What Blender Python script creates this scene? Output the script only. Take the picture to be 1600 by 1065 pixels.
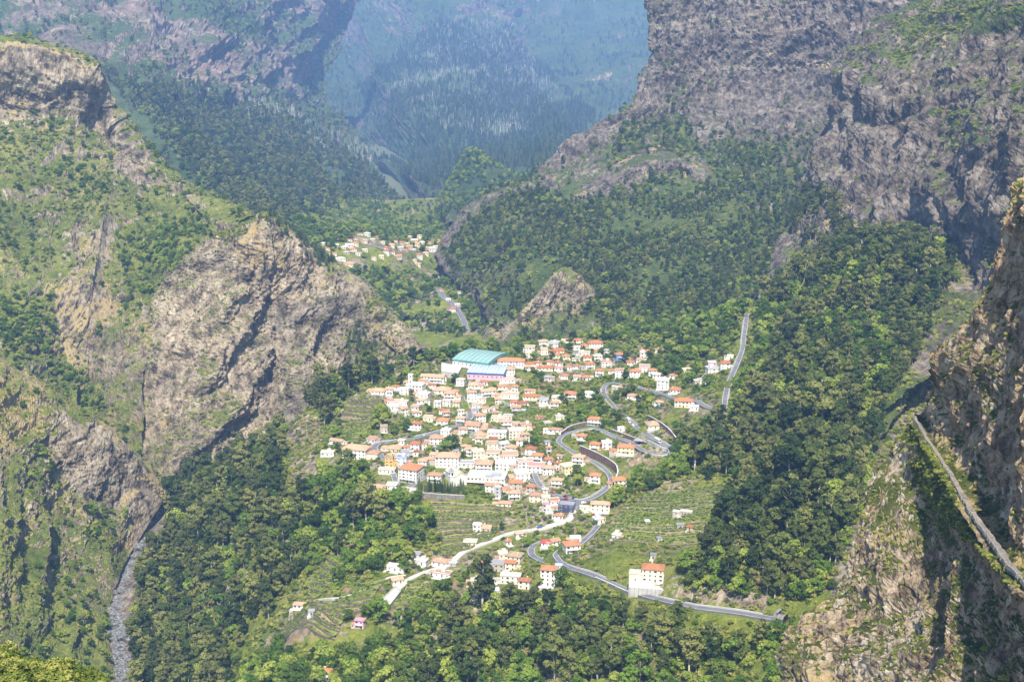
import bpy, math, random
import numpy as np
from mathutils import Vector

for o in list(bpy.data.objects):
    bpy.data.objects.remove(o)
SC = bpy.context.scene
COL = SC.collection
R = math.radians

# ------------------------------------------------------------------ camera
CZ = 560.0                      # height of the viewpoint above the valley datum
PITCH = 14.1
FPX = 2000.0                    # focal length in pixels of the 1600 px wide photograph
cam_d = bpy.data.cameras.new('camera')
cam_d.sensor_width = 36.0
cam_d.lens = 36.0 * FPX / 1600.0
cam_d.clip_start = 1.0
cam_d.clip_end = 60000.0
cam = bpy.data.objects.new('camera', cam_d)
cam.location = (0, 0, CZ)
cam.rotation_euler = (R(90 - PITCH), 0, 0)
COL.objects.link(cam)
SC.camera = cam

# ------------------------------------------------------------------ sky, sun, exposure
SUN_EL, SUN_AZ = 57.0, 180.0    # azimuth clockwise from the view direction (+Y)
world = bpy.data.worlds.new('World')
SC.world = world
world.use_nodes = True
wn = world.node_tree.nodes
sky = wn.new('ShaderNodeTexSky')
sky.sky_type = 'NISHITA'
sky.sun_disc = False
sky.sun_elevation = R(SUN_EL)
sky.sun_rotation = R(SUN_AZ)
sky.altitude = 1000
wn['Background'].inputs['Strength'].default_value = 0.115
world.node_tree.links.new(sky.outputs[0], wn['Background'].inputs[0])
sun_d = bpy.data.lights.new('sun', 'SUN')
sun_d.energy = 4.6
sun_d.angle = R(0.5)
sun_d.color = (1.0, 0.93, 0.81)
sun = bpy.data.objects.new('sun', sun_d)
sv = Vector((math.sin(R(SUN_AZ)) * math.cos(R(SUN_EL)), math.cos(R(SUN_AZ)) * math.cos(R(SUN_EL)), math.sin(R(SUN_EL))))
sun.rotation_euler = sv.to_track_quat('Z', 'Y').to_euler()
sun.location = (300, 300, 2500)
COL.objects.link(sun)
SC.view_settings.view_transform = 'Standard'
SC.view_settings.look = 'None'
SC.view_settings.gamma = 1.0
SC.view_settings.exposure = 1.12
SC.view_settings.use_curve_mapping = False
SC.cycles.use_denoising = True
SC.cycles.max_bounces = 5
SC.cycles.diffuse_bounces = 2
SC.cycles.glossy_bounces = 1
SC.cycles.transmission_bounces = 2
SC.cycles.volume_bounces = 1
SC.cycles.use_adaptive_sampling = True
SC.cycles.adaptive_threshold = 0.02

# ------------------------------------------------------------------ helpers
CT, ST = math.cos(R(PITCH)), math.sin(R(PITCH))

def ray(px, py):
    u = (px - 800.0) / FPX
    v = (532.5 - py) / FPX
    return u, CT + v * ST, -ST + v * CT      # x, y, z for unit depth

def at_y(px, py, y):
    a, b, c = ray(px, py)
    return np.array((a * y / b, y, c * y / b))

def at_d(px, py, drop):
    a, b, c = ray(px, py)
    y = drop / (-c / b)
    return np.array((a * y / b, y, -drop))

def project(p):
    """pixel of points relative to the viewpoint; layout checks only"""
    p = np.asarray(p, float)
    dep = p[..., 1] * CT - p[..., 2] * ST
    dep = np.maximum(dep, 1e-3)
    up = p[..., 1] * ST + p[..., 2] * CT
    return 800 + FPX * p[..., 0] / dep, 532.5 - FPX * up / dep, dep

M32 = np.uint32(0xffffffff)
def _hash(ix, iy, iz, seed):
    h = (ix.astype(np.uint32) * np.uint32(374761393) + iy.astype(np.uint32) * np.uint32(668265263)
         + iz.astype(np.uint32) * np.uint32(2246822519) + np.uint32(seed * 3266489917 % (1 << 32)))
    h ^= h >> np.uint32(13)
    h *= np.uint32(1274126177)
    h ^= h >> np.uint32(16)
    return h.astype(np.float32) * np.float32(1.0 / 4294967295.0)

def vnoise(x, y, z, seed=0):
    with np.errstate(over='ignore'):
        fx, fy, fz = np.floor(x), np.floor(y), np.floor(z)
        ix, iy, iz = fx.astype(np.int64), fy.astype(np.int64), fz.astype(np.int64)
        tx, ty, tz = (x - fx).astype(np.float32), (y - fy).astype(np.float32), (z - fz).astype(np.float32)
        tx = tx * tx * (3 - 2 * tx); ty = ty * ty * (3 - 2 * ty); tz = tz * tz * (3 - 2 * tz)
        def c(a, b, d): return _hash(ix + a, iy + b, iz + d, seed)
        x00 = c(0,0,0) * (1 - tx) + c(1,0,0) * tx
        x10 = c(0,1,0) * (1 - tx) + c(1,1,0) * tx
        x01 = c(0,0,1) * (1 - tx) + c(1,0,1) * tx
        x11 = c(0,1,1) * (1 - tx) + c(1,1,1) * tx
        return (x00 * (1 - ty) + x10 * ty) * (1 - tz) + (x01 * (1 - ty) + x11 * ty) * tz * 1.0

def fbm(p, s, octs=4, seed=0, gain=0.5, ridged=False):
    """fractal noise about 0, range about -1..1; s = wavelength (one number or three)"""
    sx, sy, sz = (s, s, s) if np.isscalar(s) else s
    x, y, z = p[..., 0] / sx, p[..., 1] / sy, p[..., 2] / sz
    out = np.zeros(x.shape, np.float32); a = 1.0; tot = 0
    for o in range(octs):
        n = vnoise(x, y, z, seed + o * 17) * 2 - 1
        if ridged: n = 1 - 2 * np.abs(n)
        out += a * n; tot += a; a *= gain
        x = x * 2.03 + 11.3; y = y * 2.03 + 5.7; z = z * 2.03 + 3.1
    return out / tot * (1.0 if ridged else 1.5)

def sstep(a, b, x):
    t = np.clip((x - a) / (b - a), 0, 1)
    return t * t * (3 - 2 * t)

def in_poly(px, py, poly):
    px = np.asarray(px, float); py = np.asarray(py, float)
    r = np.zeros(px.shape, bool); n = len(poly); j = n - 1
    for i in range(n):
        xi, yi = poly[i]; xj, yj = poly[j]
        if yi != yj:
            c = ((yi > py) != (yj > py)) & (px < (xj - xi) * (py - yi) / (yj - yi) + xi)
            r ^= c
        j = i
    return r

def cr(pts, t):
    """cardinal spline through pts (n,k) at parameters t in 0..n-1"""
    pts = np.asarray(pts, float); n = len(pts)
    i = np.clip(np.floor(t).astype(int), 0, n - 2); f = (t - i)[:, None]
    p1, p2 = pts[i], pts[i + 1]
    p0 = pts[np.maximum(i - 1, 0)]; p3 = pts[np.minimum(i + 2, n - 1)]
    k = 0.36
    m1, m2 = (p2 - p0) * k, (p3 - p1) * k
    return (2*f**3 - 3*f**2 + 1) * p1 + (f**3 - 2*f**2 + f) * m1 + (-2*f**3 + 3*f**2) * p2 + (f**3 - f**2) * m2

def mesh_np(name, verts, faces, mats, attrs=None, smooth=False, mat_idx=None):
    """verts (n,3) array, faces (m,4) or (m,3) array"""
    me = bpy.data.meshes.new(name)
    verts = np.ascontiguousarray(verts, np.float32); faces = np.ascontiguousarray(faces, np.int32)
    k = faces.shape[1]
    me.vertices.add(len(verts)); me.vertices.foreach_set('co', verts.ravel())
    me.loops.add(faces.size); me.loops.foreach_set('vertex_index', faces.ravel())
    me.polygons.add(len(faces))
    me.polygons.foreach_set('loop_start', np.arange(0, faces.size, k, dtype=np.int32))
    if smooth is not None:
        me.polygons.foreach_set('use_smooth', np.full(len(faces), bool(smooth)))
    for m in (mats if isinstance(mats, (list, tuple)) else [mats]):
        me.materials.append(m)
    if mat_idx is not None:
        me.polygons.foreach_set('material_index', np.ascontiguousarray(mat_idx, np.int32))
    for an, av in (attrs or {}).items():
        at = me.attributes.new(an, 'FLOAT', 'POINT')
        at.data.foreach_set('value', np.ascontiguousarray(av, np.float32))
    me.update(calc_edges=True)
    return me

def link(name, data, parent=None, loc=None, rz=None):
    o = bpy.data.objects.new(name, data)
    COL.objects.link(o)
    if parent is not None: o.parent = parent
    if loc is not None: o.location = loc
    if rz is not None: o.rotation_euler = (0, 0, rz)
    return o

def tag(o, label=None, cat=None, group=None, kind=None):
    if label: o['label'] = label
    if cat: o['category'] = cat
    if group: o['group'] = group
    if kind: o['kind'] = kind
    return o

class MB:
    """collects boxes, prisms and strips into one mesh"""
    def __init__(s): s.v = []; s.f = []; s.m = []
    def add(s, vs, fs, m=0):
        b = len(s.v); s.v += [tuple(map(float, q)) for q in vs]
        s.f += [tuple(i + b for i in q) for q in fs]; s.m += [m] * len(fs)
        return s
    def box(s, x0, x1, y0, y1, z0, z1, m=0):
        return s.add([(x0,y0,z0),(x1,y0,z0),(x1,y1,z0),(x0,y1,z0),(x0,y0,z1),(x1,y0,z1),(x1,y1,z1),(x0,y1,z1)],
                     [(0,3,2,1),(4,5,6,7),(0,1,5,4),(1,2,6,5),(2,3,7,6),(3,0,4,7)], m)
    def tube(s, a, b, r0, r1, n=6, m=0):
        a, b = Vector(a), Vector(b); d = (b - a).normalized()
        q = d.to_track_quat('Z', 'Y'); vs = []
        for c, r in ((a, r0), (b, r1)):
            for i in range(n):
                t = 2 * math.pi * i / n
                vs.append(c + q @ Vector((r * math.cos(t), r * math.sin(t), 0)))
        fs = [(i, (i + 1) % n, n + (i + 1) % n, n + i) for i in range(n)]
        fs += [tuple(range(n - 1, -1, -1)), tuple(range(n, 2 * n))]
        return s.add(vs, fs, m)
    def mesh(s, name, mats, smooth=False):
        me = bpy.data.meshes.new(name)
        me.from_pydata(s.v, [], s.f)
        for m in (mats if isinstance(mats, (list, tuple)) else [mats]): me.materials.append(m)
        me.polygons.foreach_set('material_index', s.m)
        if smooth: me.polygons.foreach_set('use_smooth', [True] * len(s.f))
        me.update()
        return me

# ------------------------------------------------------------------ materials
def new_mat(name):
    m = bpy.data.materials.new(name); m.use_nodes = True
    nt = m.node_tree; nt.nodes.clear()
    out = nt.nodes.new('ShaderNodeOutputMaterial')
    b = nt.nodes.new('ShaderNodeBsdfPrincipled')
    nt.links.new(b.outputs[0], out.inputs[0])
    b.inputs['Roughness'].default_value = 0.85
    b.inputs['Specular IOR Level'].default_value = 0.2
    return m, nt, b, out

class NT:
    """terse node building"""
    def __init__(s, nt): s.nt = nt
    def n(s, t, **kw):
        x = s.nt.nodes.new(t)
        for k, v in kw.items(): setattr(x, k, v)
        return x
    def L(s, a, b): s.nt.links.new(a, b)
    def coord(s): 
        return s.n('ShaderNodeTexCoord').outputs['Object']
    def pos(s):
        return s.n('ShaderNodeNewGeometry').outputs['Position']
    def noise(s, vec, scale, detail=4, rough=0.55, sc=None):
        if sc is not None:
            mp = s.n('ShaderNodeMapping'); s.L(vec, mp.inputs[0]); mp.inputs['Scale'].default_value = sc; vec = mp.outputs[0]
        x = s.n('ShaderNodeTexNoise'); x.inputs['Scale'].default_value = scale
        x.inputs['Detail'].default_value = detail; x.inputs['Roughness'].default_value = rough
        s.L(vec, x.inputs['Vector']); return x.outputs['Fac']
    def ramp(s, fac, stops):
        x = s.n('ShaderNodeValToRGB'); e = x.color_ramp.elements
        while len(e) < len(stops): e.new(0.5)
        for el, (p, c) in zip(e, stops):
            el.position = p; el.color = (*c, 1) if len(c) == 3 else c
        s.L(fac, x.inputs[0]); return x.outputs[0]
    def math(s, op, a, b=None, clamp=False):
        x = s.n('ShaderNodeMath', operation=op, use_clamp=clamp)
        for i, q in enumerate((a, b)):
            if q is None: continue
            if isinstance(q, (int, float)): x.inputs[i].default_value = q
            else: s.L(q, x.inputs[i])
        return x.outputs[0]
    def mrange(s, v, a, b, c=0.0, d=1.0):
        x = s.n('ShaderNodeMapRange'); s.L(v, x.inputs[0])
        for i, q in enumerate((a, b, c, d)): x.inputs[i + 1].default_value = q
        return x.outputs[0]
    def mix(s, fac, a, b, blend='MIX'):
        x = s.n('ShaderNodeMix', data_type='RGBA', blend_type=blend)
        for sock, q in ((x.inputs[0], fac), (x.inputs[6], a), (x.inputs[7], b)):
            if isinstance(q, (int, float)): sock.default_value = q
            elif isinstance(q, tuple): sock.default_value = (*q, 1) if len(q) == 3 else q
            else: s.L(q, sock)
        return x.outputs[2]
    def attr(s, name): return s.n('ShaderNodeAttribute', attribute_name=name).outputs['Fac']
    def bump(s, h, dist, strength=1.0):
        x = s.n('ShaderNodeBump'); x.inputs['Distance'].default_value = dist; x.inputs['Strength'].default_value = strength
        s.L(h, x.inputs['Height']); return x.outputs[0]

def terrain_mat(name, rock, cool, veg, dry, soil, fine=1.0):
    """rock, cool: dark/mid/light triples; attributes veg, dry, soil, cool mix the covers"""
    m, nt, b, out = new_mat(name); N = NT(nt); P = N.coord()
    big = N.noise(P, 0.012 * fine, 6, 0.6)
    mid = N.noise(P, 0.07 * fine, 7, 0.62)
    streak = N.noise(P, 0.11 * fine, 5, 0.6, (1, 1, 0.16))
    strata = N.noise(P, 0.05 * fine, 5, 0.6, (0.12, 0.12, 1))
    f = N.math('ADD', N.math('MULTIPLY', mid, 0.40), N.math('MULTIPLY', streak, 0.32))
    f = N.math('ADD', f, N.math('MULTIPLY', strata, 0.28))
    mpv = N.n('ShaderNodeMapping'); N.L(P, mpv.inputs[0]); mpv.inputs['Scale'].default_value = (1, 1, 0.45)
    vor = N.n('ShaderNodeTexVoronoi', feature='DISTANCE_TO_EDGE'); vor.inputs['Scale'].default_value = 0.16 * fine; N.L(mpv.outputs[0], vor.inputs['Vector'])
    crack = N.mrange(vor.outputs['Distance'], 0.0, 0.09)
    f = N.math('SUBTRACT', f, N.math('MULTIPLY', N.math('SUBTRACT', 1.0, crack), 0.045))
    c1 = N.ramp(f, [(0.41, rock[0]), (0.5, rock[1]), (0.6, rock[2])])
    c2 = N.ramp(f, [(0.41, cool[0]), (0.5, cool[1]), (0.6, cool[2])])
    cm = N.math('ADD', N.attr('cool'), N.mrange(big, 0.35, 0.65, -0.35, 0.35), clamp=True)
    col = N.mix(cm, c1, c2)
    # ochre dry grass
    vn = N.noise(P, 0.16 * fine, 6, 0.7)
    dn = N.noise(P, 0.09 * fine, 6, 0.7)
    dfac = N.mrange(N.math('ADD', N.attr('dry'), N.math('SUBTRACT', dn, 0.5)), 0.42, 0.58)
    dcol = N.mix(N.mrange(vn, 0.35, 0.65), dry[0], dry[1])
    col = N.mix(dfac, col, dcol)
    # green scrub
    vfac = N.mrange(N.math('ADD', N.attr('veg'), N.math('MULTIPLY', N.math('SUBTRACT', vn, 0.5), 1.4)), 0.40, 0.56)
    vcol = N.ramp(N.math('ADD', N.math('MULTIPLY', dn, 0.5), N.math('MULTIPLY', big, 0.5)),
                  [(0.36, veg[0]), (0.5, veg[1]), (0.62, veg[2])])
    vcol = N.mix(N.mrange(N.noise(P, 0.5 * fine, 3), 0.3, 0.7, 0.0, 0.55), vcol, veg[0])
    col = N.mix(vfac, col, vcol)
    sfac = N.mrange(N.math('ADD', N.attr('soil'), N.math('MULTIPLY', N.math('SUBTRACT', mid, 0.5), 0.9)), 0.4, 0.6)
    scol = N.mix(vn, soil[0], soil[1])
    col = N.mix(sfac, col, scol)
    N.L(col, b.inputs['Base Color'])
    h = N.math('ADD', N.noise(P, 0.35 * fine, 6, 0.7), N.math('MULTIPLY', streak, 0.8))
    h = N.math('ADD', h, N.math('MULTIPLY', crack, 0.25))
    N.L(N.bump(h, 2.2 / fine, 0.85), b.inputs['Normal'])
    b.inputs['Roughness'].default_value = 0.95
    b.inputs['Specular IOR Level'].default_value = 0.08
    return m

GREEN = ((0.050, 0.072, 0.018), (0.150, 0.170, 0.038), (0.270, 0.255, 0.070))
DRY = ((0.30, 0.235, 0.105), (0.36, 0.27, 0.14))
SOIL = ((0.21, 0.13, 0.075), (0.30, 0.20, 0.12))
WARMROCK = ((0.085, 0.068, 0.048), (0.285, 0.228, 0.155), (0.46, 0.385, 0.275))
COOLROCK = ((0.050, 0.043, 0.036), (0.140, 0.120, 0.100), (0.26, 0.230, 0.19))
BROWNROCK = ((0.070, 0.046, 0.028), (0.255, 0.170, 0.098), (0.44, 0.345, 0.235))
GREYBROWN = ((0.085, 0.068, 0.050), (0.290, 0.235, 0.170), (0.48, 0.42, 0.335))

MAT = {}
MAT['crag'] = terrain_mat('crag_rock', WARMROCK, COOLROCK, GREEN, DRY, SOIL)
MAT['wall'] = terrain_mat('wall_rock', ((0.055, 0.044, 0.036), (0.150, 0.118, 0.092), (0.28, 0.230, 0.18)), COOLROCK, ((0.030, 0.050, 0.018), (0.085, 0.110, 0.030), (0.165, 0.175, 0.052)), DRY, SOIL)
MAT['near'] = terrain_mat('near_rock', BROWNROCK, GREYBROWN, ((0.022, 0.035, 0.010), (0.070, 0.085, 0.020), (0.140, 0.130, 0.035)), DRY, SOIL, 2.2)
MAT['ground'] = terrain_mat('valley_ground', WARMROCK, COOLROCK, ((0.050, 0.070, 0.016), (0.160, 0.190, 0.032), (0.290, 0.285, 0.060)), DRY, SOIL, 1.6)
MAT['far'] = terrain_mat('far_rock', ((0.10, 0.075, 0.06), (0.20, 0.145, 0.11), (0.32, 0.24, 0.18)), COOLROCK, ((0.030, 0.050, 0.022), (0.07, 0.10, 0.035), (0.11, 0.14, 0.05)), DRY, SOIL, 0.38)

def plain(name, col, rough=0.8, var=0.12, scale=0.4, spec=0.2, bump=0.0):
    m, nt, b, out = new_mat(name); N = NT(nt); P = N.coord()
    f = N.noise(P, scale, 4, 0.6)
    lo = tuple(c * (1 - var * 1.6) for c in col); hi = tuple(min(1, c * (1 + var)) for c in col)
    N.L(N.mix(N.mrange(f, 0.3, 0.7), lo, hi), b.inputs['Base Color'])
    b.inputs['Roughness'].default_value = rough; b.inputs['Specular IOR Level'].default_value = spec
    if bump: N.L(N.bump(N.noise(P, scale * 6, 3), bump), b.inputs['Normal'])
    return m
# ------------------------------------------------------------------ valley floor and village bench: a height field
GD = [  # pixel, drop below the viewpoint
 (520,700,388),(600,600,390),(650,572,391),(735,545,393),(840,535,386),(950,560,376),(1050,570,366),(1140,580,346),
 (1170,490,330),(1100,500,368),(1000,520,378),(900,532,384),(1250,450,288),(1350,405,258),(1440,400,246),
 (1420,500,286),(1335,640,318),(1250,600,310),(1150,680,345),(1250,720,335),(1300,800,328),(1200,850,350),(1280,880,335),
 (1200,960,354),(1100,950,359),(1018,908,364),(1000,760,376),(1080,790,364),(740,740,385),(640,740,387),(850,700,380),
 (950,700,373),(1040,700,363),(900,800,386),(800,835,393),(720,862,397),(620,900,403),(590,948,406),(700,905,403),
 (800,915,394),(860,905,387),(870,865,383),(480,948,414),(560,985,413),(500,1060,418),(700,1060,414),(900,1000,397),
 (1000,1040,388),(1150,1040,374),(1240,1010,356),(450,800,408),(400,850,430),(330,850,466),(270,850,495),
 (232,850,508),(300,950,498),(245,960,513),(350,1000,480),(450,1000,442),(280,1050,510),(215,1055,522),(360,760,442),
 (300,765,482),(450,700,408),(485,640,402),(400,720,446),(560,600,396),
 (185,1062,525),(178,980,519),(190,900,515),(214,852,511),(243,814,508),(520,800,394),(560,840,398),(660,820,393),
 (545,655,389),(700,640,388),(715,556,393),(765,552,391),(690,563,393),(800,620,386),(900,640,380),(1000,630,370),(680,780,389)]
GW = [  # hidden or far points: x, y, z
 (-335,1300,-504),(-270,1370,-498),(-190,1455,-491),(-118,1565,-486),(-95,1700,-478),(-90,1850,-472),(-118,1990,-466),
 (-70,1600,-462),(-30,1700,-442),(-55,1760,-446),(-160,1400,-470),(-230,1330,-475),(60,1700,-440),(200,1760,-415),(0,1750,-450),(350,1700,-390),(480,1700,-350),
 (-600,1000,-520),(-480,1300,-500),(-420,1100,-525),(-420,900,-530),(-500,760,-540),(-220,640,-500),(-80,600,-440),(120,580,-410),(300,560,-370),(450,600,-330),(500,760,-350),
 (520,1000,-335),(620,1200,-295),(650,1400,-285),(600,1600,-260),(-200,1700,-476),(-300,1600,-490)]
GF = [ # far valley: pixel, distance
 (640,470,2110),(700,480,2040),(727,520,1800),(690,440,2250),(620,392,2350),(560,382,2320),(660,392,2420),(692,405,2420),
 (720,345,2900),(700,312,3250),(600,430,2230),(760,400,2420),(520,400,2240),(660,430,2330),(580,360,2500),(720,450,2150),(800,330,2900)]
cp = [at_d(a, b, d) for a, b, d in GD] + [np.array(w, float) for w in GW] + [at_y(a, b, y) for a, b, y in GF]
cp = np.array(cp)
def _tps(d2):
    return 0.5 * d2 * np.log(d2 + 1e-9)
_n = len(cp); _s = 500.0
_XY = cp[:, :2] / _s
_K = _tps(((_XY[:, None] - _XY[None]) ** 2).sum(-1)) + np.eye(_n) * 2e-4
_Pm = np.c_[np.ones(_n), _XY]
_A = np.block([[_K, _Pm], [_Pm.T, np.zeros((3, 3))]])
_w = np.linalg.solve(_A, np.r_[cp[:, 2], 0, 0, 0])

GNU, GNV = 400, 520
GS0, GS1, GL0, GL1 = -0.62, 0.60, math.log(570.0), math.log(3300.0)
_sg = np.linspace(GS0, GS1, GNU); _lg = np.linspace(GL0, GL1, GNV)
GX = np.exp(_lg)[:, None] * _sg[None]; GY = np.repeat(np.exp(_lg)[:, None], GNU, 1)
def _rbf(x, y):
    q = np.stack([x, y], -1).reshape(-1, 2) / _s; out = np.empty(len(q))
    for i in range(0, len(q), 40000):
        b = q[i:i + 40000]
        out[i:i + 40000] = _tps(((b[:, None] - _XY[None]) ** 2).sum(-1)) @ _w[:_n] + _w[_n] + b @ _w[_n + 1:]
    return out.reshape(x.shape)
GZ = _rbf(GX, GY)
_g3 = np.stack([GX, GY, np.zeros_like(GX)], -1)
GZ = GZ + fbm(_g3, 60, 4, 5) * 3.0
GZ = np.clip(GZ, -545, 50)

def gz(x, y):
    """height of the valley floor at x, y (bilinear)"""
    x = np.asarray(x, float); y = np.asarray(y, float)
    s = (x / y - GS0) / (GS1 - GS0) * (GNU - 1); l = (np.log(y) - GL0) / (GL1 - GL0) * (GNV - 1)
    s = np.clip(s, 0, GNU - 1.001); l = np.clip(l, 0, GNV - 1.001)
    i = s.astype(int); j = l.astype(int); fs = s - i; fl = l - j
    return ((GZ[j, i] * (1 - fs) + GZ[j, i + 1] * fs) * (1 - fl) + (GZ[j + 1, i] * (1 - fs) + GZ[j + 1, i + 1] * fs) * fl)

_ymarch = np.exp(np.linspace(math.log(575), math.log(3250), 1500))
def hit(px, py, y0=575):
    """point of the valley floor in the direction of a pixel of the photograph"""
    a, b, c = ray(px, py)
    ys = _ymarch[_ymarch >= y0]
    xs = a / b * ys; zr = c / b * ys
    d = gz(xs, ys) - zr
    k = np.argmax(d > 0)
    if not d[k] > 0: k = len(ys) - 1
    y = ys[k]
    if k > 0 and d[k] != d[k - 1]: y = ys[k - 1] + (ys[k] - ys[k - 1]) * (-d[k - 1]) / (d[k] - d[k - 1])
    return np.array((a / b * y, y, float(gz(a / b * y, y))))

# ------------------------------------------------------------------ roads (centre lines first, because they cut into the bench)
def resample(pts, step):
    pts = np.asarray(pts, float)
    t = np.linspace(0, len(pts) - 1, len(pts) * 24)
    q = cr(pts, t)
    d = np.r_[0, np.cumsum(np.linalg.norm(np.diff(q[:, :2], axis=0), axis=1))]
    n = max(2, int(d[-1] / step) + 1)
    s = np.linspace(0, d[-1], n)
    return np.stack([np.interp(s, d, q[:, i]) for i in range(3)], -1)

def smooth1(z, k):
    for _ in range(k):
        z = np.r_[z[0], (z[:-2] + 2 * z[1:-1] + z[2:]) / 4, z[-1]]
    return z

ROADS = {  # name -> (width, surface, y0, pixels)
 'hairpin_road': (5.6, 'asphalt', 575, [(1168,478),(1166,496),(1163,520),(1160,545),(1150,572),(1140,595),(1133,622),(1130,640),(1105,637),(1085,625),(1040,617),(990,604),(957,598),(945,603),(944,615),(965,642),(990,664),(1020,684),(1043,696),(1049,705),(1030,711),(1005,704),(985,691),(955,679),(930,668),(905,672),(880,680),(873,690),(885,700),(905,711),(930,722),(950,737),(955,751),(945,766),(925,777),(905,783),(880,777),(855,768),(840,752),(835,738)]),
 'curved_street': (6.5, 'asphalt', 575, [(610,722),(596,712),(585,702),(592,693),(640,685),(690,673),(722,661),(735,651),(731,640),(722,622),(717,606),(724,596),(748,591)]),
 'lower_lane': (5.0, 'pale', 575, [(905,783),(897,798),(888,812),(850,824),(800,832),(760,847),(724,861),(706,878),(690,888),(670,892),(640,904),(620,920),(606,938)]),
 'junction_road': (6.5, 'asphalt', 575, [(905,783),(906,796),(922,803),(938,805)]),
 'bottom_road': (6.0, 'asphalt', 575, [(1212,966),(1160,957),(1110,950),(1080,946),(1025,934),(984,922),(929,898),(890,886),(855,878),(832,868),(831,856),(848,846)]),
 'bottom_branch': (5.0, 'asphalt', 575, [(893,886),(876,878),(868,868),(880,858),(905,848),(925,832),(935,820)]),
 'village_street': (5.5, 'asphalt', 575, [(838,752),(815,746),(790,741),(740,741),(700,741),(668,744),(640,760),(624,764),(615,742),(610,722)]),
 'valley_road': (10.0, 'asphalt', 1700, [(728,516),(726,508),(721,496),(708,477),(692,463),(685,450)]),
 'hamlet_road': (7.0, 'asphalt', 1900, [(708,417),(692,406),(685,397),(660,396),(640,394),(605,398),(575,383)]),
 'field_path': (2.2, 'pale', 575, [(978,792),(1000,800),(1025,812),(1032,816)]),
 'left_path': (2.4, 'pale', 575, [(634,898),(612,900),(590,908),(560,922),(530,932),(492,937)]),
}
road_pts = {}
for nm, (w, sfc, y0, pix) in ROADS.items():
    pts = np.array([hit(a, b, y0) for a, b in pix])
    q = resample(pts, 5.0)
    q[:, 2] = smooth1(gz(q[:, 0], q[:, 1]), 14)
    road_pts[nm] = q

def carve(cx, cy, cz, r_in, r_out):
    """pull the ground towards height cz near x, y"""
    s = (cx / cy - GS0) / (GS1 - GS0) * (GNU - 1); l = (math.log(cy) - GL0) / (GL1 - GL0) * (GNV - 1)
    ds = r_out / cy / (GS1 - GS0) * (GNU - 1) + 1; dl = r_out / cy / (GL1 - GL0) * (GNV - 1) + 1
    i0, i1 = max(0, int(s - ds)), min(GNU, int(s + ds) + 2); j0, j1 = max(0, int(l - dl)), min(GNV, int(l + dl) + 2)
    if i1 <= i0 or j1 <= j0: return
    d = np.hypot(GX[j0:j1, i0:i1] - cx, GY[j0:j1, i0:i1] - cy)
    wgt = 1 - sstep(r_in, r_out, d)
    GZ[j0:j1, i0:i1] += (cz - GZ[j0:j1, i0:i1]) * wgt

for nm, q in road_pts.items():
    w = ROADS[nm][0]
    for p in q:
        k_ = 7.0 if p[1] > 1600 else 2.5; carve(p[0], p[1], p[2] - 0.4, w * 0.5 + k_, w * 0.5 + k_ + 6.5)

for nm in ('valley_road', 'hamlet_road'):
    q = road_pts[nm]; s_ = np.array([0.0, 4.0])
    q[:, 2] = smooth1(np.maximum.reduce([gz(q[:, 0] + dx_, q[:, 1] + dy_) for dx_, dy_ in ((0, 0), (5, 0), (-5, 0), (0, 5), (0, -5))]), 3) + 0.5

# ------------------------------------------------------------------ mountains: surfaces lofted through 3D lines
PATCH = {}
def loft(name, rows, nu, nv, mat, disp, cover, back=None, smooth=False, kind='structure'):
    """rows: lists of (pixel x, pixel y, distance) from the ridge down to the foot"""
    W = []
    for r in rows:
        pts = [at_y(*q) for q in r]
        if back is not None:
            pts = [pts[0] + np.array(back)] + pts
        W.append(np.array(pts))
    # parameters with even angular spacing
    nr, nc = len(W), len(W[0])
    A = np.array(W)
    ang = A / A[..., 1:2]
    du = np.linalg.norm(np.diff(ang, axis=1), axis=2).mean(0) + 1e-4
    dv = np.linalg.norm(np.diff(ang, axis=0), axis=2).mean(1) + 1e-4
    tu = np.interp(np.linspace(0, 1, nu), np.r_[0, np.cumsum(du)] / du.sum(), np.arange(nc))
    tv = np.interp(np.linspace(0, 1, nv), np.r_[0, np.cumsum(dv)] / dv.sum(), np.arange(nr))
    H = np.stack([cr(A[i], tu) for i in range(nr)])                  # nr, nu, 3
    G = cr(H.reshape(nr, -1), tv).reshape(nv, nu, 3)
    def normals(G):
        a = np.gradient(G, axis=1); b = np.gradient(G, axis=0)
        n = np.cross(b, a); n /= np.linalg.norm(n, axis=2, keepdims=True) + 1e-9
        return n
    global CUR
    su = np.r_[0, np.cumsum(np.linalg.norm(np.diff(G, axis=1), axis=2).mean(0))]
    sv_ = np.r_[0, np.cumsum(np.linalg.norm(np.diff(G, axis=0), axis=2).mean(1))]
    CUR = np.stack([np.repeat(su[None], nv, 0), np.repeat(sv_[:, None], nu, 1), np.zeros((nv, nu))], -1)
    n = normals(G)
    if (n[..., 1].mean() > 0.0): n = -n
    n = n * np.array([1, 1, 0.6])
    G0 = G.copy()
    G = disp(G, n, tu, tv)
    n = normals(G)
    if n[..., 2].mean() < 0: n = -n
    px, py, dep = project(G)
    at = cover(G, n, px, py)
    v = G.reshape(-1, 3) + np.array([0, 0, CZ])
    i = np.arange(nu * nv).reshape(nv, nu)
    f = np.stack([i[:-1, :-1], i[1:, :-1], i[1:, 1:], i[:-1, 1:]], -1).reshape(-1, 4)
    me = mesh_np(name, v, f, mat, {k: a.ravel() for k, a in at.items()}, smooth)
    o = link(name, me); o['kind'] = kind
    PATCH[name] = dict(G=G, n=n, px=px, py=py, at=at)
    return o

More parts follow.
